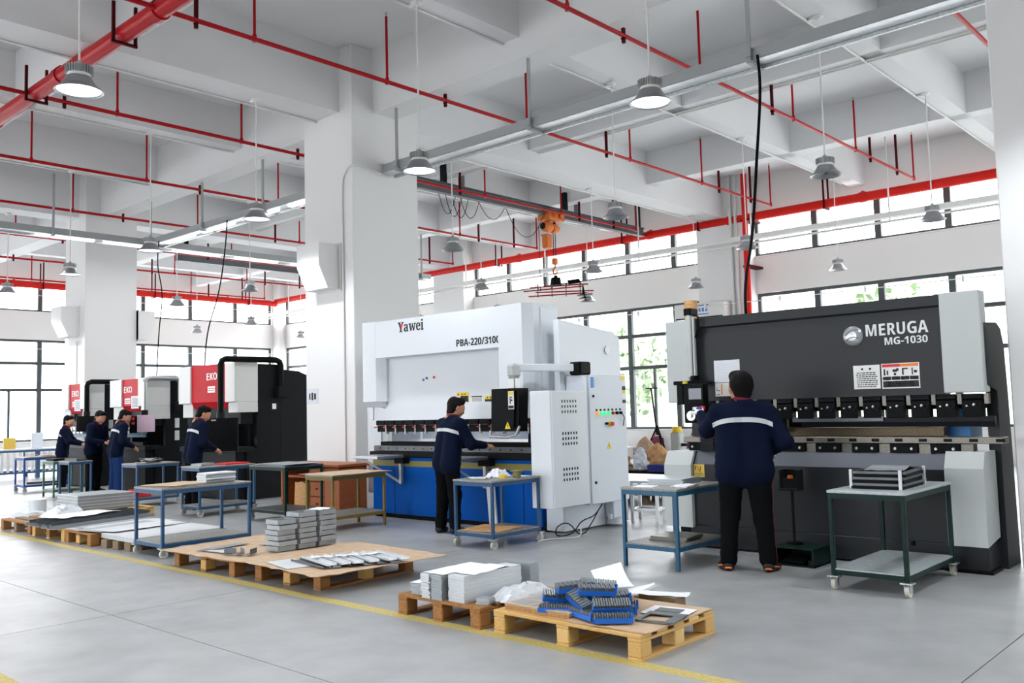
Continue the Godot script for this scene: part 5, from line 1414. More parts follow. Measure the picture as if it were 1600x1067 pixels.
func build_carts() -> void:
	# blue table near the yellow line
	cart("work_table", "worn blue steel table on wheels holding a bundle of tubes", Vector3(-9.730, 0, -5.185), 0.66, 1.09, 0.745, 0.0, M.blue_paint, M.top_worn, true, 0.16)
	flat("cardboard_sheet", "tan cardboard lying on the worn blue table", "cardboard", Vector3(-9.78, 0.752, -5.02), 0.5, 0.62, 0.004, 0.25, M.cardboard, 0.012, "", 4)
	flat("metal_sheet", "dark sheet lying under the cardboard on the blue table", "metal sheet", Vector3(-9.73, 0.747, -5.1), 0.6, 0.85, 0.003, 0.03, M.sheet_dark)
	for r in 4:
		for k in 7:
			var o := obj("metal_tube", g().tube([Vector3(0, 0, -0.2), Vector3(0, 0, 0.2)], 0.015, 8), M.sheet_white)
			o.position = Vector3(-9.82 + k * 0.031 + (r % 2) * 0.015, 0.762 + r * 0.028, -5.46)
			o.rotation.y = 0.1
			tag(o, "short shiny metal tube in the bundle on the blue table", "metal tube", "bundle of metal tubes")
	# cart in front of the white machine
	cart("tool_cart", "worn blue cart with rags standing before the white machine", Vector3(-7.075, 0, -7.430), 0.61, 0.80, 0.735, 0.0, M.blue_paint, M.top_worn, true, 0.17)
	flat("cardboard_sheet", "brown cardboard on the lower shelf of the rag cart", "cardboard", Vector3(-7.08, 0.172, -7.33), 0.5, 0.48, 0.012, 0.2, M.kraft, 0.01)
	crumpled("cotton_glove", "crumpled white work gloves on the cart before the white machine", "gloves", Vector3(-7.1, 0.736, -7.5), Vector3(0.22, 0.11, 0.2), M.glove, 3)
	flat("plastic_bag", "thin clear bag on the cart before the white machine", "plastic bag", Vector3(-7.15, 0.737, -7.22), 0.26, 0.2, 0.004, 0.3, M.film, 0.03)
	flat("paper_sheet", "paper sheet at the far end of the rag cart", "paper", Vector3(-6.95, 0.737, -7.7), 0.2, 0.14, 0.001, 0.2, M.paper, 0.01)
	tag(obj("tape_roll", g().lathe(Vector3(-6.95, 0.736, -7.4), [Vector2(0.03, 0), Vector2(0.05, 0), Vector2(0.05, 0.03), Vector2(0.03, 0.03), Vector2(0.03, 0)], 16), M.sign_yellow), "small yellow tape roll on the rag cart", "tape roll")
	tag(obj("stamp_block", g().bx(-6.9, -6.82, 0.736, 0.8, -7.56, -7.5, 0.006).bx(-6.92, -6.8, 0.8, 0.815, -7.58, -7.48, 0.004), M.olive), "small olive stamp block on the rag cart", "tool")
	# blue table in front of the dark machine
	cart("work_table", "teal blue steel table with papers beside the dark machine", Vector3(-4.780, 0, -7.500), 0.62, 0.92, 0.735, 0.0, M.blue_teal, M.top_worn, false, 0.22)
	plate_pile("plate_stack", "grey plates lying on the teal blue table", Vector3(-4.85, 0.736, -7.62), 0.36, 0.45, 5, 0.011, 0.15, M.sheet_grey, 0.01)
	flat("paper_sheet", "white papers on the teal blue table", "paper", Vector3(-4.57, 0.737, -7.35), 0.16, 0.3, 0.012, 0.15, M.paper, 0.01)
	flat("paper_sheet", "paper at the edge of the teal blue table", "paper", Vector3(-4.9, 0.737, -7.18), 0.2, 0.2, 0.002, 0.3, M.paper)
	plate_pile("plate_stack", "flat dark plates on the lower shelf of the teal table", Vector3(-4.78, 0.222, -7.5), 0.38, 0.35, 3, 0.012, 0.1, M.steel_worn, 0.01)
	# green cart with the steel frames
	cart("work_cart", "dark green cart with grey tops carrying black steel frames", Vector3(-2.785, 0, -7.640), 0.61, 1.12, 0.785, 0.0, M.green_paint, M.top_grey, true, 0.17)
	for k in 6:
		var t := thing("ladder_grid", "narrow black steel frame in the pile on the green cart", "steel frame", Vector3(-2.78 + rng.randf_range(-0.01, 0.01), 0.787 + k * 0.024, -7.62 + rng.randf_range(-0.01, 0.01)), 0.08 + rng.randf_range(-0.03, 0.03), "pile of black steel frames")
		obj("side_rail", g().bx(-0.2, 0.2, 0, 0.02, 0.3, 0.32).bx(-0.2, 0.2, 0, 0.02, -0.32, -0.3).bx(-0.2, -0.18, 0, 0.02, -0.3, 0.3).bx(0.18, 0.2, 0, 0.02, -0.3, 0.3), M.sheet_dark if k % 2 else M.black_soft, t)
		for q in 6:
			obj("rung", g().bx(-0.18, 0.18, 0.002, 0.012, -0.27 + q * 0.1, -0.25 + q * 0.1), M.black_soft, t)
	for q in [[-0.19, 0.3], [0.2, 0.3], [0.19, -0.28]]:
		tag(obj("zinc_clip", g().bx(-2.78 + q[0] - 0.012, -2.78 + q[0] + 0.012, 0.787, 0.94, -7.6 + q[1], -7.585 + q[1], 0.002), M.sheet_white), "upright zinc clip at the corner of the frame pile", "clip", "corner clips")
	flat("metal_sheet", "pale top sheet lying askew on the black frames", "metal sheet", Vector3(-2.78, 0.935, -7.6), 0.3, 0.6, 0.003, 0.25, M.sheet_grey, 0.01)
	# gold table with cardboard
	cart("work_table", "gold painted table with a cardboard top by the white machine", Vector3(-9.810, 0, -7.390), 0.60, 0.88, 0.712, 0.0, M.gold_paint, M.top_worn, false, 0.2)
	flat("cardboard_sheet", "tan cardboard sheet covering the gold table", "cardboard", Vector3(-9.81, 0.714, -7.39), 0.72, 0.98, 0.005, 0.02, M.cardboard, 0.012)
	# dark green cart behind
	cart("work_cart", "dark green cart with grey sheets before the wooden cabinet", Vector3(-11.310, 0, -7.455), 0.92, 0.65, 0.790, 0.0, M.green_paint, M.sheet_dark, true, 0.17)
	for k in 4:
		flat("metal_sheet", "thin grey sheet on the dark green cart", "metal sheet", Vector3(-11.35 + k * 0.05, 0.792 + k * 0.006, -7.45), 0.75, 0.55, 0.002, 0.06 * k - 0.08, M.sheet_grey if k % 2 else M.sheet_white, 0.004, "sheets on the dark green cart", k)
	# carts by the red machines
	cart("tool_cart", "blue cart with a red tray behind the blue table", Vector3(-13.035, 0, -7.365), 0.57, 0.97, 0.750, 0.0, M.blue_paint, M.top_worn, true, 0.16)
	flat("red_tray", "flat red plastic tray on the blue cart", "tray", Vector3(-13.02, 0.752, -7.58), 0.32, 0.45, 0.02, 0.1, M.sign_red)
	plate_pile("plate_stack", "small grey plates on the cart with the red tray", Vector3(-13.05, 0.752, -7.1), 0.2, 0.3, 4, 0.01, 0.4, M.sheet_grey, 0.01)
	cart("tool_cart", "narrow blue cart heaped with metal scrap", Vector3(-15.500, 0, -7.450), 0.58, 0.78, 0.730, 0.0, M.blue_paint, M.top_worn, true, 0.16)
	for k in 9:
		flat("scrap_part", "thin bright scrap part heaped on the narrow blue cart", "metal part", Vector3(-15.5 + rng.randf_range(-0.14, 0.14), 0.732 + k * 0.009, -7.45 + rng.randf_range(-0.16, 0.16)), 0.12, 0.34, 0.003, rng.randf_range(-1.0, 1.0), M.sheet_white if k % 2 else M.sheet_dark, 0.02, "scrap parts on the narrow cart", k)
	for k in 2:
		tag(obj("red_crate", g().bx(-15.62 + k * 0.2, -15.46 + k * 0.2, 0.162, 0.28, -7.35, -7.1, 0.008), M.sign_red), "small red crate on the lower shelf of the narrow cart", "crate", "red crates on the cart shelf")
	cart("work_table", "green legged table with dark plates beside the three workers", Vector3(-19.100, 0, -7.355), 0.56, 0.59, 0.710, 0.0, M.green_light, M.top_worn, false, 0.15)
	plate_pile("plate_stack", "black plates lying on the green legged table", Vector3(-19.1, 0.712, -7.35), 0.4, 0.5, 3, 0.015, 0.0, M.black_soft, 0.01)
	cart("work_table", "blue legged table in front of the worker in jeans", Vector3(-18.3, 0, -7.28), 0.5, 0.45, 0.72, 0.0, M.blue_paint, M.top_worn, false, 0.0)
	plate_pile("plate_stack", "dark bars on the blue legged table by the workers", Vector3(-18.3, 0.722, -7.28), 0.45, 0.2, 3, 0.015, 0.1, M.sheet_dark, 0.01)
	cart("tool_cart", "tall blue cart with parts at the far end of the row", Vector3(-21.010, 0, -7.640), 0.56, 0.92, 0.745, 0.0, M.blue_bright, M.top_worn, true, 0.16)
	for k in 6:
		flat("scrap_part", "grey part scattered on the tall blue cart", "metal part", Vector3(-21.0 + rng.randf_range(-0.14, 0.14), 0.747 + k * 0.009, -7.6 + rng.randf_range(-0.25, 0.25)), 0.2, 0.16, 0.004, rng.randf_range(-1.0, 1.0), M.sheet_grey if k % 2 else M.kraft, 0.02, "parts on the tall blue cart", k)
	tag(obj("steel_profile", g().bar(Vector3(-21.05, 0.182, -7.35), Vector3(-20.9, 0.182, -7.95), 0.05, 0.04), M.sheet_dark), "dark profile lying across the lower shelf of the tall cart", "steel profile")
	# long rack with upright bars
	var r := thing("bar_rack", "long low blue rack with white upright bars near the end wall", "rack")
	obj("frame_rail", g().bx(-26.03, -25.97, 0.13, 0.18, -6.2, -11.0).bx(-26.03, -25.97, 0.7, 0.75, -6.2, -11.0), M.blue_paint, r)
	obj("back_rail", g().bx(-26.9, -26.84, 0.13, 0.18, -6.2, -11.0).bx(-26.9, -26.84, 0.7, 0.75, -6.2, -11.0), M.blue_paint, r)
	for k in 4:
		for px in [-26.0, -26.87]:
			obj("post", g().bx(px - 0.05, px + 0.05, 0, 0.75, -6.3 - k * 1.55, -6.2 - k * 1.55, 0.005), M.blue_paint, r)
	for k in 30:
		obj("upright_bar", g().bx(-26.02, -25.98, 0.18, 0.7, -6.4 - k * 0.15, -6.34 - k * 0.15), M.sheet_white, r)
	flat("sheet_goods", "pale sheets lying on the long low rack", "sheets", Vector3(-26.44, 0.752, -8.6), 0.9, 3.6, 0.03, 0.0, M.sheet_white)
	tag(obj("display_board", g().bx(-26.5, -26.45, 0.78, 1.08, -8.95, -8.65, 0.004), M.plate_yellow), "upright yellow panel standing on the long rack", "panel")
	tag(obj("display_board", g().bx(-26.5, -26.45, 0.78, 1.2, -9.65, -9.35, 0.004), M.machine_white_b), "upright pale grey panel standing on the long rack", "panel")
	tag(obj("grey_drum", g().bx(-25.7, -25.3, 0.0, 0.6, -7.8, -7.4, 0.03), M.lamp_off), "grey metal bin standing before the long rack", "bin")
	# wooden cabinet with a paper bag
	var w := thing("wooden_cabinet", "reddish brown wooden cabinet with drawers under the broad column", "cabinet")
	obj("side_panel", g().bx(-12.28, -12.24, 0.03, 0.72, -8.5, -8.0, 0.004), M.cabinet_wood, w)
	obj("top_panel", g().bx(-12.32, -10.75, 0.72, 0.76, -8.55, -7.96, 0.005), M.cabinet_wood, w)
	obj("back_panel", g().bx(-12.24, -10.8, 0.03, 0.72, -8.52, -8.5), M.cabinet_wood, w)
	obj("shelf", g().bx(-12.24, -11.5, 0.54, 0.57, -8.5, -8.02), M.cabinet_wood, w)
	obj("plinth", g().bx(-12.26, -10.8, 0.0, 0.05, -8.5, -8.05), M.cabinet_wood, w)
	for k in 3:
		var dr := obj("drawer", g().bx(-11.5, -11.15, 0.06 + k * 0.22, 0.27 + k * 0.22, -8.48, -8.0, 0.005), M.cabinet_wood, w)
		obj("knob", g().cyl(Vector3(-11.32, 0.17 + k * 0.22, -8.0), Vector3(-11.32, 0.17 + k * 0.22, -7.98), 0.012), M.steel_dark, dr)
	obj("door", g().bx(-11.14, -10.78, 0.05, 0.71, -8.5, -8.0, 0.006), M.cabinet_wood, w)
	var bg := thing("paper_bag", "brown paper bag standing in the wooden cabinet", "bag", Vector3(-11.8, 0.051, -8.15))
	obj("bag_body", g().prism(V2([-0.2, 0, 0.2, 0, 0.17, 0.42, 0.1, 0.4, 0.0, 0.43, -0.1, 0.41, -0.17, 0.42]), Vector3(0, 0, -0.1), Vector3.RIGHT, UP, Vector3(0, 0, 0.2)), M.kraft, bg)
	sign_plate(self_thing("wall_notice", "small notice sheet with print on the broad column", "notice"), "notice_sheet", -12.65, -12.33, 1.67, 1.92, -8.758, M.paper_b, [[M.ink, [[0.2, 0.32, 0.3, 0.7], [0.4, 0.55, 0.25, 0.75], [0.62, 0.8, 0.3, 0.7]]]])

func self_thing(called: String, label: String, cat: String) -> Node3D:
	return thing(called, label, cat)

func build_background() -> void:
	# stool and low platform between the machines
	var s := thing("metal_stool", "grey metal frame stool standing between the two big machines", "stool", Vector3(-6.75, 0, -9.95), 0.3)
	obj("seat", g().bx(-0.19, 0.19, 0.5, 0.53, -0.19, 0.19, 0.006), M.aluminium, s)
	for sx in [-0.165, 0.165]:
		for sz in [-0.165, 0.165]:
			obj("leg", g().bx(sx - 0.02, sx + 0.02, 0, 0.5, sz - 0.02, sz + 0.02, 0.003), M.aluminium, s)
	obj("foot_rail", g().bx(-0.165, 0.165, 0.14, 0.17, 0.15, 0.18).bx(-0.165, 0.165, 0.14, 0.17, -0.18, -0.15).bx(0.15, 0.18, 0.14, 0.17, -0.15, 0.15).bx(-0.18, -0.15, 0.14, 0.17, -0.15, 0.15), M.aluminium, s)
	plate_pile("sheet_stack", "low pile of white sheets on the floor behind the stool", Vector3(-8.0, 0.151, -12.0), 1.5, 1.0, 5, 0.014, 0.2, M.sheet_white, 0.03, M.sheet_dark)
	pallet("low pallet under the white sheets behind the stool", Vector3(-8.0, 0, -12.0), 0.2, 1.4, 0.9, M.wood_old, M.wood_old)
	var tb := thing("low_bench", "dark low bench holding the paper sacks", "bench", Vector3(-9.0, 0, -13.2))
	obj("bench_top", g().bx(-1.1, 0.9, 0.36, 0.4, -0.4, 0.5, 0.005), M.black_soft, tb)
	for x in [-1.05, 0.85]:
		for z in [-0.35, 0.45]:
			obj("leg", g().bx(x - 0.03, x + 0.03, 0, 0.36, z - 0.03, z + 0.03), M.black_soft, tb)
	var bags := [[-9.4, -13.0, 0.38, 0.44, M.kraft, "upright tan paper sack on the low bench"], [-9.0, -13.25, 0.42, 0.56, M.cardboard, "tall pale paper sack in the middle of the bench"], [-8.62, -13.05, 0.42, 0.46, M.kraft, "round tan paper sack at the bench end"], [-8.8, -12.8, 0.26, 0.4, M.paper_b, "white plastic sack leaning before the tan sacks"], [-9.15, -12.85, 0.3, 0.16, M.cardboard, "flattened crumpled paper sack in front on the bench"]]
	var sd := 50
	for b in bags:
		sd += 1
		var n := FastNoiseLite.new()
		n.seed = sd
		n.frequency = 3.0
		var q := g()
		for i in 8:
			for j in 16:
				var c := []
				for k in [[0, 0], [0, 1], [1, 1], [1, 0]]:
					var u: float = (i + k[0]) / 8.0
					var a: float = TAU * (j + k[1]) / 16.0
					var rr: float = b[2] * 0.56 * (1.0 - 0.55 * u * u) * pow(sin(clampf(u * 0.8 + 0.16, 0.0, 1.0) * PI), 0.3) * (1.0 + 0.55 * n.get_noise_3d(cos(a) * 1.5, sin(a) * 1.5, u * 2.5))
					if u < 0.01:
						rr = 0.0
					if u > 0.99:
						rr = 0.02
					c.append(Vector3(cos(a) * rr, 0.402 + b[3] * max(0.0, u - 0.06) / 0.94, sin(a) * rr * 0.7))
				q.quad(c[0], c[1], c[2], c[3], Vector3(cos(TAU * (j + 0.5) / 16.0), 0.2, sin(TAU * (j + 0.5) / 16.0)))
		var o := obj("paper_sack", q, b[4])
		o.position = Vector3(b[0], 0, b[1])
		tag(o, b[5], "sack")
	tag(obj("blue_crate", g().bx(-8.55, -8.2, 0.402, 0.52, -12.85, -12.6, 0.006), M["crate_blue"]), "dark blue crate at the end of the low bench", "crate")
	var sp := thing("upright_machine", "slim pale upright machine with a yellow round cap behind the bench", "machine", Vector3(-8.95, 0, -14.2))
	obj("column", g().bx(-0.1, 0.1, 0, 1.0, -0.1, 0.1, 0.02), M.guard_grey, sp)
	obj("cap", g().cyl(Vector3(0, 1.0, 0), Vector3(0, 1.1, 0), 0.1, 0.08, 16), M.sign_yellow, sp)
	obj("arm", g().bx(0.08, 0.2, 0.75, 0.8, -0.04, 0.04), M.black, sp)
	# things along the window wall
	for q in [[-14.3, "purple and maroon shoulder bag hanging below the window sill"], [-13.1, "maroon cloth bag hanging nearer the dark machine"]]:
		var t := thing("hanging_bag", q[1], "bag", Vector3(q[0], 0.27, -21.7))
		obj("bag_body", g().prism(V2([-0.2, 0.02, 0.2, 0.0, 0.17, 0.3, 0.0, 0.36, -0.17, 0.3]), Vector3.ZERO, Vector3.RIGHT, UP, Vector3(0, 0, 0.14)), M.bag_maroon, t)
		obj("strap", g().tube([Vector3(-0.12, 0.3, 0.07), Vector3(-0.03, 0.55, 0.02), Vector3(0.03, 0.55, 0.02), Vector3(0.12, 0.3, 0.07)], 0.012, 6), M.bag_maroon, t)
	var tr := thing("tripod", "black camera tripod standing by the window", "tripod", Vector3(-13.6, 0, -20.6))
	obj("mast", g().cyl(Vector3(0, 0.7, 0), Vector3(-0.15, 1.95, 0), 0.03, 0.02, 8), M.black, tr)
	for a in [0.3, 2.4, 4.5]:
		obj("leg", g().cyl(Vector3(0, 0.95, 0), Vector3(cos(a) * 0.45, 0, sin(a) * 0.45), 0.022, 0.018, 6), M.black, tr)
	obj("head_bar", g().bx(-0.32, 0.05, 1.95, 1.98, -0.02, 0.02), M.black, tr)
	var ac := thing("air_conditioner", "white box unit with a blue label high on the window wall pier", "air conditioner", Vector3(-12.3, 3.75, -21.2))
	obj("body", g().bx(-0.75, 0.75, 0, 0.42, 0, 0.4, 0.02), M.conduit, ac)
	obj("label", g().bx(-0.05, 0.3, 0.33, 0.36, 0.4, 0.403).bx(-0.05, 0.3, 0.1, 0.13, 0.4, 0.403).bx(0.0, 0.06, 0.18, 0.27, 0.4, 0.403).bx(0.1, 0.16, 0.18, 0.27, 0.4, 0.403).bx(0.2, 0.26, 0.18, 0.27, 0.4, 0.403), M.sign_blue, ac)
	obj("flap", g().bx(-0.7, 0.7, 0.01, 0.04, 0.4, 0.42), M.black, ac)
	# long white bench below the window
	var wb := thing("window_bench", "long white bench with boxes along the window wall", "bench")
	obj("bench_top", g().bx(-20, -15, 0.3, 0.35, -21.6, -20.95, 0.005), M.wall, wb)
	for k in 6:
		obj("leg", g().bx(-19.9 + k * 0.95, -19.8 + k * 0.95, 0, 0.3, -21.5, -21.05), M.wall, wb)
	tag(obj("cloth_roll", g().cyl(Vector3(-17.8, 0.5, -21.25), Vector3(-16.2, 0.5, -21.25), 0.15, 0.15, 16), M.house_pink), "pale pink roll lying on the long white bench", "roll")

# ---------------------------------------------------------------- outdoors
func build_outdoors() -> void:
	var gr := structure("ground_outside")
	obj("paving", g().bx(-140, 100, -0.4, -0.25, -22.2, -140).bx(-140, -33.8, -0.4, -0.25, -22.2, 100).bx(10, 100, -0.4, -0.25, -22.2, 100).bx(-33.8, 10, -0.4, -0.25, 12.5, 100), M.outdoor_ground, gr)
	var n := FastNoiseLite.new()
	n.seed = 9
	n.frequency = 0.03
	var hl := structure("hillside")
	obj("slope", g().sheet(36, 14, func(u: float, v: float) -> Vector3:
		return Vector3(-110 + u * 170, -0.3 + pow(v, 0.8) * 15.0 * (0.8 + 0.4 * n.get_noise_2d(u * 90, v * 20)), -38 - v * 60), 0.2), M.hill, hl)
	rng.seed = 404
	var leaf := []
	for v in 3:
		var q := g()
		for k in 1500:
			var d := Vector3(rng.randfn(), rng.randfn() * 0.75, rng.randfn()).normalized() * (0.55 + 0.5 * rng.randf()) * Vector3(1.0, 0.8, 1.0)
			var a := Vector3(rng.randfn(), rng.randfn(), rng.randfn()).normalized() * 0.09
			var b := a.cross(Vector3(rng.randfn(), rng.randfn(), rng.randfn())).normalized() * 0.06
			q.tri(d - a, d + b, d + a, d, d, d)
			q.tri(d - a, d - b, d + a, d, d, d)
		leaf.append(q.mesh())
	for k in 9:
		var h := rng.randf_range(2.0, 3.2)
		var x := -36.0 + k * 6.2 + rng.randf_range(-0.5, 0.5)
		var z := -33.0 - (k % 2) * 4.5
		var t := thing("tree", "leafy green tree outside the window wall", "tree", Vector3(x, -0.3, z), 0.0, "trees outside the window wall")
		obj("trunk", g().cyl(Vector3(0, 0, 0), Vector3(0, h, 0), 0.16, 0.1, 8), M.bark, t)
		var c := put("crown", leaf[k % 3], M.leaf, t)
		c.position.y = h + 1.2
		c.scale = Vector3(2.1, 2.2, 2.1) * rng.randf_range(0.85, 1.2)
	for q in [[-75.0, -40.0, 20.0, 30.0, 7.0, M.house, "long white factory building outside the end wall"], [-31.0, -29.3, 9.0, 2.5, 2.6, M.house_pink, "pale pink low building outside the window wall"]]:
		var t := thing("building", q[6], "building", Vector3(q[0], -0.3, q[1]))
		obj("walls", g().bx(0, q[2], 0, q[4], 0, q[3]), q[5], t)
		obj("roof", g().bx(-0.3, q[2] + 0.3, q[4], q[4] + 0.4, -0.3, q[3] + 0.3), M.house, t)
		for f in int(q[4] / 3.0):
			for k in int(q[3] / 3.0):
				obj("window_pane", g().bx(q[2], q[2] + 0.05, 1.0 + f * 3.0, 2.4 + f * 3.0, 0.6 + k * 3.0, 2.6 + k * 3.0), M.house_glass, t)
			for k in int(q[2] / 3.0):
				obj("window_pane", g().bx(0.6 + k * 3.0, 2.6 + k * 3.0, 1.0 + f * 3.0, 2.4 + f * 3.0, q[3], q[3] + 0.05), M.house_glass, t)

# ---------------------------------------------------------------- people
# bones: [a, b, radius at a, radius at b]; smooth union by summed exponentials, meshed as surface nets
func bone_d(p: Vector3, b: Array) -> float:
	var ba: Vector3 = b[1] - b[0]
	var t := clampf((p - b[0]).dot(ba) / max(ba.length_squared(), 1e-9), 0.0, 1.0)
	return (p - b[0] - ba * t).length() - lerpf(b[2], b[3], t)

func field(p: Vector3, bones: Array, k: float) -> float:
	var s := 0.0
	for b in bones:
		s += exp(-k * bone_d(p, b))
	return -log(max(s, 1e-12)) / k

func net(bones: Array, cell: float, k: float) -> G:
	var lo := Vector3.ONE * 1e9
	var hi := -lo
	for b in bones:
		for e in 2:
			var r: float = b[2 + e] + cell * 3.0
			lo = lo.min(b[e] - Vector3.ONE * r)
			hi = hi.max(b[e] + Vector3.ONE * r)
	var nx := int((hi.x - lo.x) / cell) + 2
	var ny := int((hi.y - lo.y) / cell) + 2
	var nz := int((hi.z - lo.z) / cell) + 2
	var acc := PackedFloat32Array()
	acc.resize(nx * ny * nz)
	for b in bones:
		var a0: Vector3 = b[0]
		var ba: Vector3 = b[1] - b[0]
		var l2: float = max(ba.length_squared(), 1e-9)
		var r0: float = b[2]
		var r1: float = b[3]
		var m: float = max(r0, r1) + 5.0 / k + cell
		var p0: Vector3 = (b[0] as Vector3).min(b[1]) - Vector3.ONE * m
		var p1: Vector3 = (b[0] as Vector3).max(b[1]) + Vector3.ONE * m
		var x0: int = max(0, int((p0.x - lo.x) / cell))
		var x1: int = min(nx - 1, int((p1.x - lo.x) / cell) + 1)
		var y0: int = max(0, int((p0.y - lo.y) / cell))
		var y1: int = min(ny - 1, int((p1.y - lo.y) / cell) + 1)
		var z0: int = max(0, int((p0.z - lo.z) / cell))
		var z1: int = min(nz - 1, int((p1.z - lo.z) / cell) + 1)
		for z in range(z0, z1 + 1):
			for y in range(y0, y1 + 1):
				var at := (z * ny + y) * nx
				for x in range(x0, x1 + 1):
					var p := Vector3(lo.x + x * cell, lo.y + y * cell, lo.z + z * cell) - a0
					var t := clampf(p.dot(ba) / l2, 0.0, 1.0)
					acc[at + x] += exp(-k * ((p - ba * t).length() - r0 - (r1 - r0) * t))
	var ids := {}
	var vs := PackedVector3Array()
	var offs := [0, 1, nx, nx + 1, nx * ny, nx * ny + 1, nx * ny + nx, nx * ny + nx + 1]
	var edges := [[0, 1], [2, 3], [4, 5], [6, 7], [0, 2], [1, 3], [4, 6], [5, 7], [0, 4], [1, 5], [2, 6], [3, 7]]
	for z in nz - 1:
		for y in ny - 1:
			var row := (z * ny + y) * nx
			for x in nx - 1:
				var i := row + x
				var s := 0
				for q in 8:
					if acc[i + offs[q]] > 1.0:
						s += 1
				if s == 0 or s == 8:
					continue
				var c := Vector3.ZERO
				var w := 0
				for e in edges:
					var fa := acc[i + offs[e[0]]]
					var fb := acc[i + offs[e[1]]]
					if (fa > 1.0) == (fb > 1.0):
						continue
					var da := log(max(fa, 1e-6))
					var db := log(max(fb, 1e-6))
					var t := da / (da - db)
					var u := Vector3(e[0] & 1, (e[0] >> 1) & 1, e[0] >> 2)
					var v := Vector3(e[1] & 1, (e[1] >> 1) & 1, e[1] >> 2)
					c += u.lerp(v, t)
					w += 1
				ids[i] = vs.size()
				vs.append(lo + (Vector3(x, y, z) + c / w) * cell)
	var tris := PackedInt32Array()
	var st := [1, nx, nx * ny]
	for i: int in ids:
		var inside := acc[i] > 1.0
		for ax in 3:
			if (acc[i + st[ax]] > 1.0) == inside:
				continue
			var du: int = st[(ax + 1) % 3]
			var dv: int = st[(ax + 2) % 3]
			if not (ids.has(i - du) and ids.has(i - dv) and ids.has(i - du - dv)):
				continue
			var A: int = ids[i]
			var B: int = ids[i - du]
			var C: int = ids[i - du - dv]
			var D: int = ids[i - dv]
			if inside:
				tris.append_array([A, C, B, A, D, C])
			else:
				tris.append_array([A, B, C, A, C, D])
	var nn := PackedVector3Array()
	nn.resize(vs.size())
	for t in range(0, tris.size(), 3):
		var m := (vs[tris[t + 2]] - vs[tris[t]]).cross(vs[tris[t + 1]] - vs[tris[t]])
		for q in 3:
			nn[tris[t + q]] += m
	var o := g()
	for t in tris:
		o.v.append(vs[t])
		o.n.append(nn[t].normalized())
	return o

var head_mesh: G
var hair_mesh: G
var hand_mesh: G
var eye_mesh: G

func S(p: Vector3, r: float) -> Array:
	return [p, p + Vector3(0, 0.001, 0), r, r]

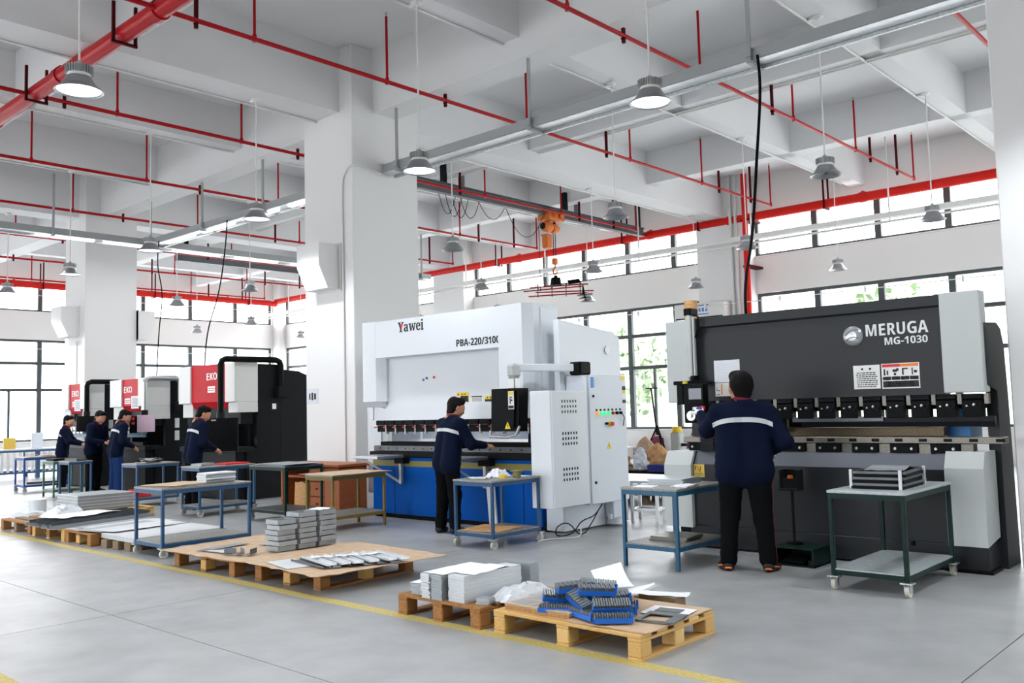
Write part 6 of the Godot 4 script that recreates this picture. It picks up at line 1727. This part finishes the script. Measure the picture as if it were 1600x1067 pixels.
func make_heads() -> void:
	# origin at the middle of the head, the face looks along -z
	var b := [[Vector3(0, 0.035, 0.02), Vector3(0, 0.03, -0.03), 0.08, 0.072], [Vector3(-0.02, -0.02, -0.035), Vector3(0.02, -0.02, -0.035), 0.052, 0.052], [Vector3(0, -0.055, -0.045), Vector3(0, -0.085, -0.062), 0.042, 0.024], [Vector3(-0.045, -0.06, -0.01), Vector3(0, -0.088, -0.055), 0.024, 0.02], [Vector3(0.045, -0.06, -0.01), Vector3(0, -0.088, -0.055), 0.024, 0.02], [Vector3(0, 0.012, -0.09), Vector3(0, -0.02, -0.108), 0.009, 0.013], [Vector3(-0.014, -0.024, -0.094), Vector3(0.014, -0.024, -0.094), 0.009, 0.009], [Vector3(-0.02, -0.052, -0.088), Vector3(0.02, -0.052, -0.088), 0.007, 0.007], [Vector3(-0.034, 0.02, -0.083), Vector3(0.034, 0.02, -0.083), 0.012, 0.012], [Vector3(-0.04, -0.015, -0.068), Vector3(-0.03, -0.02, -0.07), 0.02, 0.02], [Vector3(0.04, -0.015, -0.068), Vector3(0.03, -0.02, -0.07), 0.02, 0.02], [Vector3(-0.082, 0.012, 0.012), Vector3(-0.078, -0.03, 0.002), 0.011, 0.009], [Vector3(0.082, 0.012, 0.012), Vector3(0.078, -0.03, 0.002), 0.011, 0.009], [Vector3(-0.086, 0.014, 0.02), Vector3(-0.086, -0.01, 0.022), 0.007, 0.007], [Vector3(0.086, 0.014, 0.02), Vector3(0.086, -0.01, 0.022), 0.007, 0.007], [Vector3(0, -0.05, 0.02), Vector3(0, -0.15, 0.035), 0.056, 0.06]]
	head_mesh = net(b, 0.006, 110.0)
	var h := [[Vector3(0, 0.05, 0.035), Vector3(0, 0.062, 0.0), 0.086, 0.075], [Vector3(0, 0.01, 0.042), Vector3(0, -0.06, 0.05), 0.068, 0.05], [Vector3(-0.045, 0.01, 0.045), Vector3(-0.04, -0.045, 0.05), 0.04, 0.03], [Vector3(0.045, 0.01, 0.045), Vector3(0.04, -0.045, 0.05), 0.04, 0.03], [Vector3(-0.035, 0.096, -0.04), Vector3(0.035, 0.096, -0.04), 0.03, 0.03], [Vector3(-0.06, 0.03, 0.02), Vector3(-0.066, 0.02, 0.03), 0.028, 0.022], [Vector3(0.06, 0.03, 0.02), Vector3(0.066, 0.02, 0.03), 0.028, 0.022], [Vector3(-0.02, 0.1, -0.045), Vector3(0.03, 0.1, -0.04), 0.028, 0.028]]
	hair_mesh = net(h, 0.007, 90.0)
	eye_mesh = g()
	for s in [-1.0, 1.0]:
		eye_mesh.lathe(Vector3(s * 0.031, 0.004, -0.086), [Vector2(0, -0.006), Vector2(0.009, -0.003), Vector2(0.011, 0), Vector2(0.009, 0.003), Vector2(0, 0.006)], 8)
		eye_mesh.box(Vector3(s * 0.033, 0.026, -0.094), Vector3(0.024, 0.004, 0.004), 0.001)
	eye_mesh.box(Vector3(0, -0.053, -0.095), Vector3(0.036, 0.004, 0.004), 0.001)
	# right hand: wrist at the origin, fingers along -y, palm toward -z
	var f := [[Vector3(0, 0.03, 0), Vector3(0, -0.02, 0), 0.026, 0.026], [Vector3(-0.022, -0.03, 0), Vector3(-0.028, -0.085, 0), 0.016, 0.013], [Vector3(0.0, -0.03, 0), Vector3(0.0, -0.09, 0), 0.016, 0.013], [Vector3(0.022, -0.03, 0), Vector3(0.026, -0.08, 0), 0.016, 0.013]]
	var fx := [-0.031, -0.0105, 0.0105, 0.031]
	var fl := [0.062, 0.072, 0.067, 0.05]
	for q in 4:
		var a := Vector3(fx[q], -0.088 + (0.006 if q == 3 else 0.0), 0)
		var b1 := a + Vector3(fx[q] * 0.12, -fl[q] * 0.55, -fl[q] * 0.25)
		var b2 := b1 + Vector3(0, -fl[q] * 0.22, -fl[q] * 0.38)
		f.append([a, b1, 0.0095, 0.0085])
		f.append([b1, b2, 0.0085, 0.0072])
	f.append([Vector3(-0.024, -0.02, -0.008), Vector3(-0.05, -0.055, -0.022), 0.013, 0.0105])
	f.append([Vector3(-0.05, -0.055, -0.022), Vector3(-0.056, -0.085, -0.035), 0.0105, 0.008])
	hand_mesh = net(f, 0.0038, 320.0)

func place_hand(o: G, wrist: Vector3, elbow: Vector3, left: bool, sc := 1.0) -> void:
	var y := (elbow - wrist).normalized()
	var z := Vector3(0, 1, 0) if absf(y.y) < 0.8 else Vector3(0, 0, 1)
	z = (z - y * z.dot(y)).normalized()
	var x := y.cross(z)
	if left:
		x = -x
	o.add(hand_mesh, Transform3D(Basis(x * sc, y * sc, z * sc), wrist - y * 0.015))

func person(label: String, at: Vector3, turn: float, size: float, p: Dictionary) -> void:
	var t := thing("person", label, "person", at, turn)
	t.scale = Vector3.ONE * size
	var lean: Vector3 = p.get("lean", Vector3.ZERO)
	var wd: float = p.get("stout", 1.0)
	var hipL: Vector3 = Vector3(-0.095 * wd, 0.9, 0) + p.get("hip", Vector3.ZERO)
	var hipR: Vector3 = Vector3(0.095 * wd, 0.9, 0) + p.get("hip", Vector3.ZERO)
	var ankL: Vector3 = p.get("ankL", Vector3(-0.13, 0.08, 0.02))
	var ankR: Vector3 = p.get("ankR", Vector3(0.13, 0.08, 0.0))
	var kneeL := (hipL + ankL) * 0.5 + Vector3(0, 0.0, -0.03)
	var kneeR := (hipR + ankR) * 0.5 + Vector3(0, 0.0, -0.03)
	var waist := (hipL + hipR) * 0.5 + Vector3(0, 0.14, 0) + lean * 0.3
	var chest := waist + Vector3(0, 0.24, 0) + lean * 0.45
	var shL := chest + Vector3(-0.18 * wd, 0.115, 0) + lean * 0.2
	var shR := chest + Vector3(0.18 * wd, 0.115, 0) + lean * 0.2
	var neck := chest + Vector3(0, 0.2, 0.0) + lean * 0.3
	var head: Vector3 = neck + Vector3(0, 0.135, -0.03) + p.get("head", Vector3.ZERO)
	var elL: Vector3 = p.get("elL", shL + Vector3(-0.07, -0.28, 0.03))
	var elR: Vector3 = p.get("elR", shR + Vector3(0.07, -0.28, 0.03))
	var wrL: Vector3 = p.get("wrL", elL + Vector3(0.03, -0.16, -0.18))
	var wrR: Vector3 = p.get("wrR", elR + Vector3(-0.03, -0.16, -0.18))
	# body: one skin surface under the clothes, with head and hands on finer grids
	var core := [[hipL, kneeL, 0.085, 0.055], [kneeL, ankL, 0.055, 0.038], [hipR, kneeR, 0.085, 0.055], [kneeR, ankR, 0.055, 0.038], [hipL, hipR, 0.09, 0.09], [waist + Vector3(-0.05, 0, 0), chest + Vector3(-0.07, 0.02, 0), 0.09, 0.1], [waist + Vector3(0.05, 0, 0), chest + Vector3(0.07, 0.02, 0), 0.09, 0.1], [shL, shR, 0.055, 0.055], [shL, elL, 0.05, 0.04], [elL, wrL, 0.04, 0.028], [shR, elR, 0.05, 0.04], [elR, wrR, 0.04, 0.028], [chest + Vector3(0, 0.1, 0), neck + Vector3(0, 0.05, -0.005), 0.07, 0.052]]
	var body := net(core, 0.026, 45.0)
	var hb := Basis.from_euler(Vector3(p.get("nod", 0.0), p.get("look", 0.0), 0)).scaled(Vector3.ONE * p.get("big", 1.08))
	body.add(head_mesh, Transform3D(hb, head))
	if not p.has("glove"):
		place_hand(body, wrR, elR, false)
		place_hand(body, wrL, elL, true)
	obj("body", body, M.skin, t)
	if p.has("glove"):
		var gv := g()
		place_hand(gv, wrR, elR, false, 1.12)
		place_hand(gv, wrL, elL, true, 1.12)
		obj("glove", gv, M.glove, t)
		obj("glove_palm", g().lathe(wrL + (wrL - elL).normalized() * 0.09, [Vector2(0, -0.03), Vector2(0.03, -0.02), Vector2(0.036, 0), Vector2(0.03, 0.02), Vector2(0, 0.03)], 12), M.purple, t)
	var hg := g()
	hg.add(hair_mesh, Transform3D(hb, head))
	obj("hair", hg, M.hair, t)
	var eg := g()
	eg.add(eye_mesh, Transform3D(hb, head))
	obj("face_features", eg, M.hair, t)
	# jacket
	var cr := 0.024
	var jk := [[hipL + Vector3(-0.0, 0.0, 0.01), chest + Vector3(-0.08 * wd, 0.03, 0.0), 0.125 * wd, 0.122 * wd], [hipR + Vector3(0.0, 0.0, 0.01), chest + Vector3(0.08 * wd, 0.03, 0.0), 0.125 * wd, 0.122 * wd], [hipL + Vector3(-0.01, -0.06, 0), hipR + Vector3(0.01, -0.06, 0), 0.108 * wd, 0.108 * wd], [shL, shR, 0.07, 0.07], [shL, neck + Vector3(-0.03, -0.01, 0.01), 0.06, 0.055], [shR, neck + Vector3(0.03, -0.01, 0.01), 0.06, 0.055], [shL, elL, 0.08, 0.066], [elL, wrL, 0.066, 0.046], [shR, elR, 0.08, 0.066], [elR, wrR, 0.066, 0.046], [chest + Vector3(0, 0.1, 0.0), neck + Vector3(0, 0.0, 0.0), 0.1, 0.07]]
	var jm := net(jk, 0.015, 60.0)
	# cloth folds
	var fn := FastNoiseLite.new()
	fn.seed = int(at.x * 10)
	fn.frequency = 7.0
	for i in jm.v.size():
		var q := jm.v[i]
		jm.v[i] = q + jm.n[i] * fn.get_noise_3d(q.x, q.y * 2.2, q.z) * 0.011
	var jo := obj("jacket", jm, M.navy, t)
	var col := g()
	col.lathe(neck + Vector3(0, -0.045, 0.0), [Vector2(0.088, 0.015), Vector2(0.086, 0.05), Vector2(0.077, 0.095), Vector2(0.068, 0.095), Vector2(0.07, 0.02)], 18, Basis(Vector3.RIGHT, -0.1))
	obj("collar", col, M.maroon, jo)
	# reflective stripe across the back, following the jacket
	var rowa := []
	var rowb := []
	for k in 25:
		var u := -1.0 + k / 12.0
		var x := u * 0.225 * wd
		for r in 2:
			var y: float = chest.y + 0.035 + 0.045 * r - absf(u) * u * u * 0.06 * signf(u)
			y = chest.y + 0.03 + 0.042 * r - pow(absf(u), 3.0) * 0.05
			var z := 0.45
			while z > -0.1 and field(Vector3(chest.x + x, y, z), jk, 60.0) > 0.004:
				z -= 0.004
			(rowa if r == 0 else rowb).append(Vector3(chest.x + x, y, z + 0.006))
	var sg := g()
	for k in 24:
		sg.quad(rowa[k], rowa[k + 1], rowb[k + 1], rowb[k], Vector3(0, 0, 1))
		sg.quad(rowb[k], rowb[k + 1], rowb[k + 1] - Vector3(0, 0, 0.01), rowb[k] - Vector3(0, 0, 0.01), Vector3(0, 1, 0))
	obj("reflective_stripe", sg, M.stripe, jo)
	# trousers
	var tr := [[hipL, kneeL, 0.108 * wd, 0.082], [kneeL, ankL + Vector3(0, 0.01, 0), 0.082, 0.072], [hipR, kneeR, 0.108 * wd, 0.082], [kneeR, ankR + Vector3(0, 0.01, 0), 0.082, 0.072], [hipL, hipR, 0.11 * wd, 0.11 * wd]]
	var tm := net(tr, 0.016, 70.0)
	for i in tm.v.size():
		var q := tm.v[i]
		tm.v[i] = q + tm.n[i] * fn.get_noise_3d(q.x + 3, q.y * 2.0, q.z) * 0.012
	var to := obj("trousers", tm, p.get("trousers", M.trousers_black), t)
	if p.has("piping"):
		var pts := []
		for k in 9:
			var q: Vector3 = hipR.lerp(kneeR, k / 8.0)
			pts.append(q + Vector3(lerpf(0.118 * wd, 0.09, k / 8.0), 0, 0.02))
		for k in 5:
			pts.append(kneeR.lerp(ankR, (k + 1) / 5.0) + Vector3(lerpf(0.09, 0.078, (k + 1) / 5.0), 0, 0.02))
		obj("red_piping", g().tube(pts, 0.0025, 5), M.maroon, to)
	for q in [ankL, ankR]:
		var tw := Vector3(0.04 * signf(q.x), 0, 0)
		var sh := net([[q + Vector3(0, -0.035, 0.03), q + Vector3(0, -0.045, -0.06) + tw, 0.046, 0.042], [q + Vector3(0, -0.045, -0.06) + tw, q + Vector3(0, -0.055, -0.15) + tw * 2, 0.042, 0.028], [q + Vector3(0, 0.0, 0.0), q + Vector3(0, -0.03, 0.01), 0.048, 0.046]], 0.01, 100.0)
		for i in sh.v.size():
			sh.v[i].y = max(sh.v[i].y, 0.003)
		var so := obj("shoe", sh, M.shoe, t)
		if p.has("piping"):
			obj("shoe_accent", g().tube([q + Vector3(0.052 * signf(q.x), -0.03, 0.03), q + Vector3(0.055 * signf(q.x), -0.045, -0.03) + tw, q + Vector3(0.05 * signf(q.x), -0.06, -0.1) + tw], 0.008, 5).tube([q + Vector3(-0.03, -0.05, 0.075), q + Vector3(0, -0.045, 0.08), q + Vector3(0.03, -0.05, 0.075)], 0.008, 5), M.sign_orange, so)

func build_people() -> void:
	make_heads()
	person("stout worker in navy jacket pressing the touch panel of the dark machine", Vector3(-4.02, 0, -7.48), 0.45, 1.015, {"stout": 1.17, "big": 1.16, "elL": Vector3(-0.33, 1.235, -0.2), "wrL": Vector3(-0.4, 1.38, -0.44), "elR": Vector3(0.36, 1.13, 0.04), "wrR": Vector3(0.24, 1.04, -0.2), "look": 0.45, "glove": true, "piping": true, "ankL": Vector3(-0.17, 0.08, 0.02), "ankR": Vector3(0.17, 0.08, 0.04), "lean": Vector3(0, 0, -0.03), "head": Vector3(-0.01, 0.0, -0.01)})
	person("worker in navy jacket bending metal at the white machine", Vector3(-8.2, 0, -7.72), -0.12, 0.965, {"lean": Vector3(0.0, -0.02, -0.09), "elR": Vector3(0.29, 1.12, -0.18), "wrR": Vector3(0.26, 1.1, -0.42), "elL": Vector3(-0.24, 1.1, -0.2), "wrL": Vector3(-0.08, 1.1, -0.42), "nod": -0.35, "look": -0.25, "head": Vector3(0.01, -0.01, -0.03), "ankL": Vector3(-0.12, 0.08, 0.03), "ankR": Vector3(0.12, 0.08, -0.02)})
	person("worker in navy jacket leaning in beside the big black pendant", Vector3(-13.95, 0, -7.42), -0.1, 0.985, {"lean": Vector3(0.0, -0.02, -0.1), "elR": Vector3(0.26, 1.1, -0.08), "wrR": Vector3(0.16, 1.0, -0.3), "elL": Vector3(-0.26, 1.1, -0.08), "wrL": Vector3(-0.1, 1.02, -0.3), "nod": -0.5, "look": -0.2, "head": Vector3(0.0, -0.02, -0.04)})
	person("worker in navy jacket and blue jeans at the pink backed panel", Vector3(-17.82, 0, -7.85), -0.1, 0.985, {"lean": Vector3(0.0, -0.02, -0.1), "elR": Vector3(0.27, 1.1, -0.06), "wrR": Vector3(0.16, 0.98, -0.28), "elL": Vector3(-0.26, 1.1, -0.06), "wrL": Vector3(-0.1, 1.0, -0.28), "nod": -0.5, "look": -0.3, "head": Vector3(0.0, -0.02, -0.04), "trousers": M.jeans})
	person("worker in navy jacket facing sideways between two colleagues", Vector3(-19.2, 0, -8.0), -1.05, 0.985, {"lean": Vector3(0.0, -0.02, -0.08), "elR": Vector3(0.27, 1.1, -0.1), "wrR": Vector3(0.1, 1.06, -0.3), "elL": Vector3(-0.27, 1.1, -0.1), "wrL": Vector3(-0.08, 1.08, -0.3), "nod": -0.45, "look": -0.15, "head": Vector3(0.0, -0.02, -0.04)})
	person("worker in navy jacket reaching forward near the end wall", Vector3(-20.35, 0, -7.82), -0.55, 0.93, {"lean": Vector3(0.0, -0.02, -0.06), "elR": Vector3(0.26, 1.14, -0.18), "wrR": Vector3(0.16, 1.08, -0.4), "elL": Vector3(-0.26, 1.14, -0.18), "wrL": Vector3(-0.12, 1.08, -0.4), "nod": -0.3, "look": -0.2, "head": Vector3(0.0, 0.0, -0.03)})
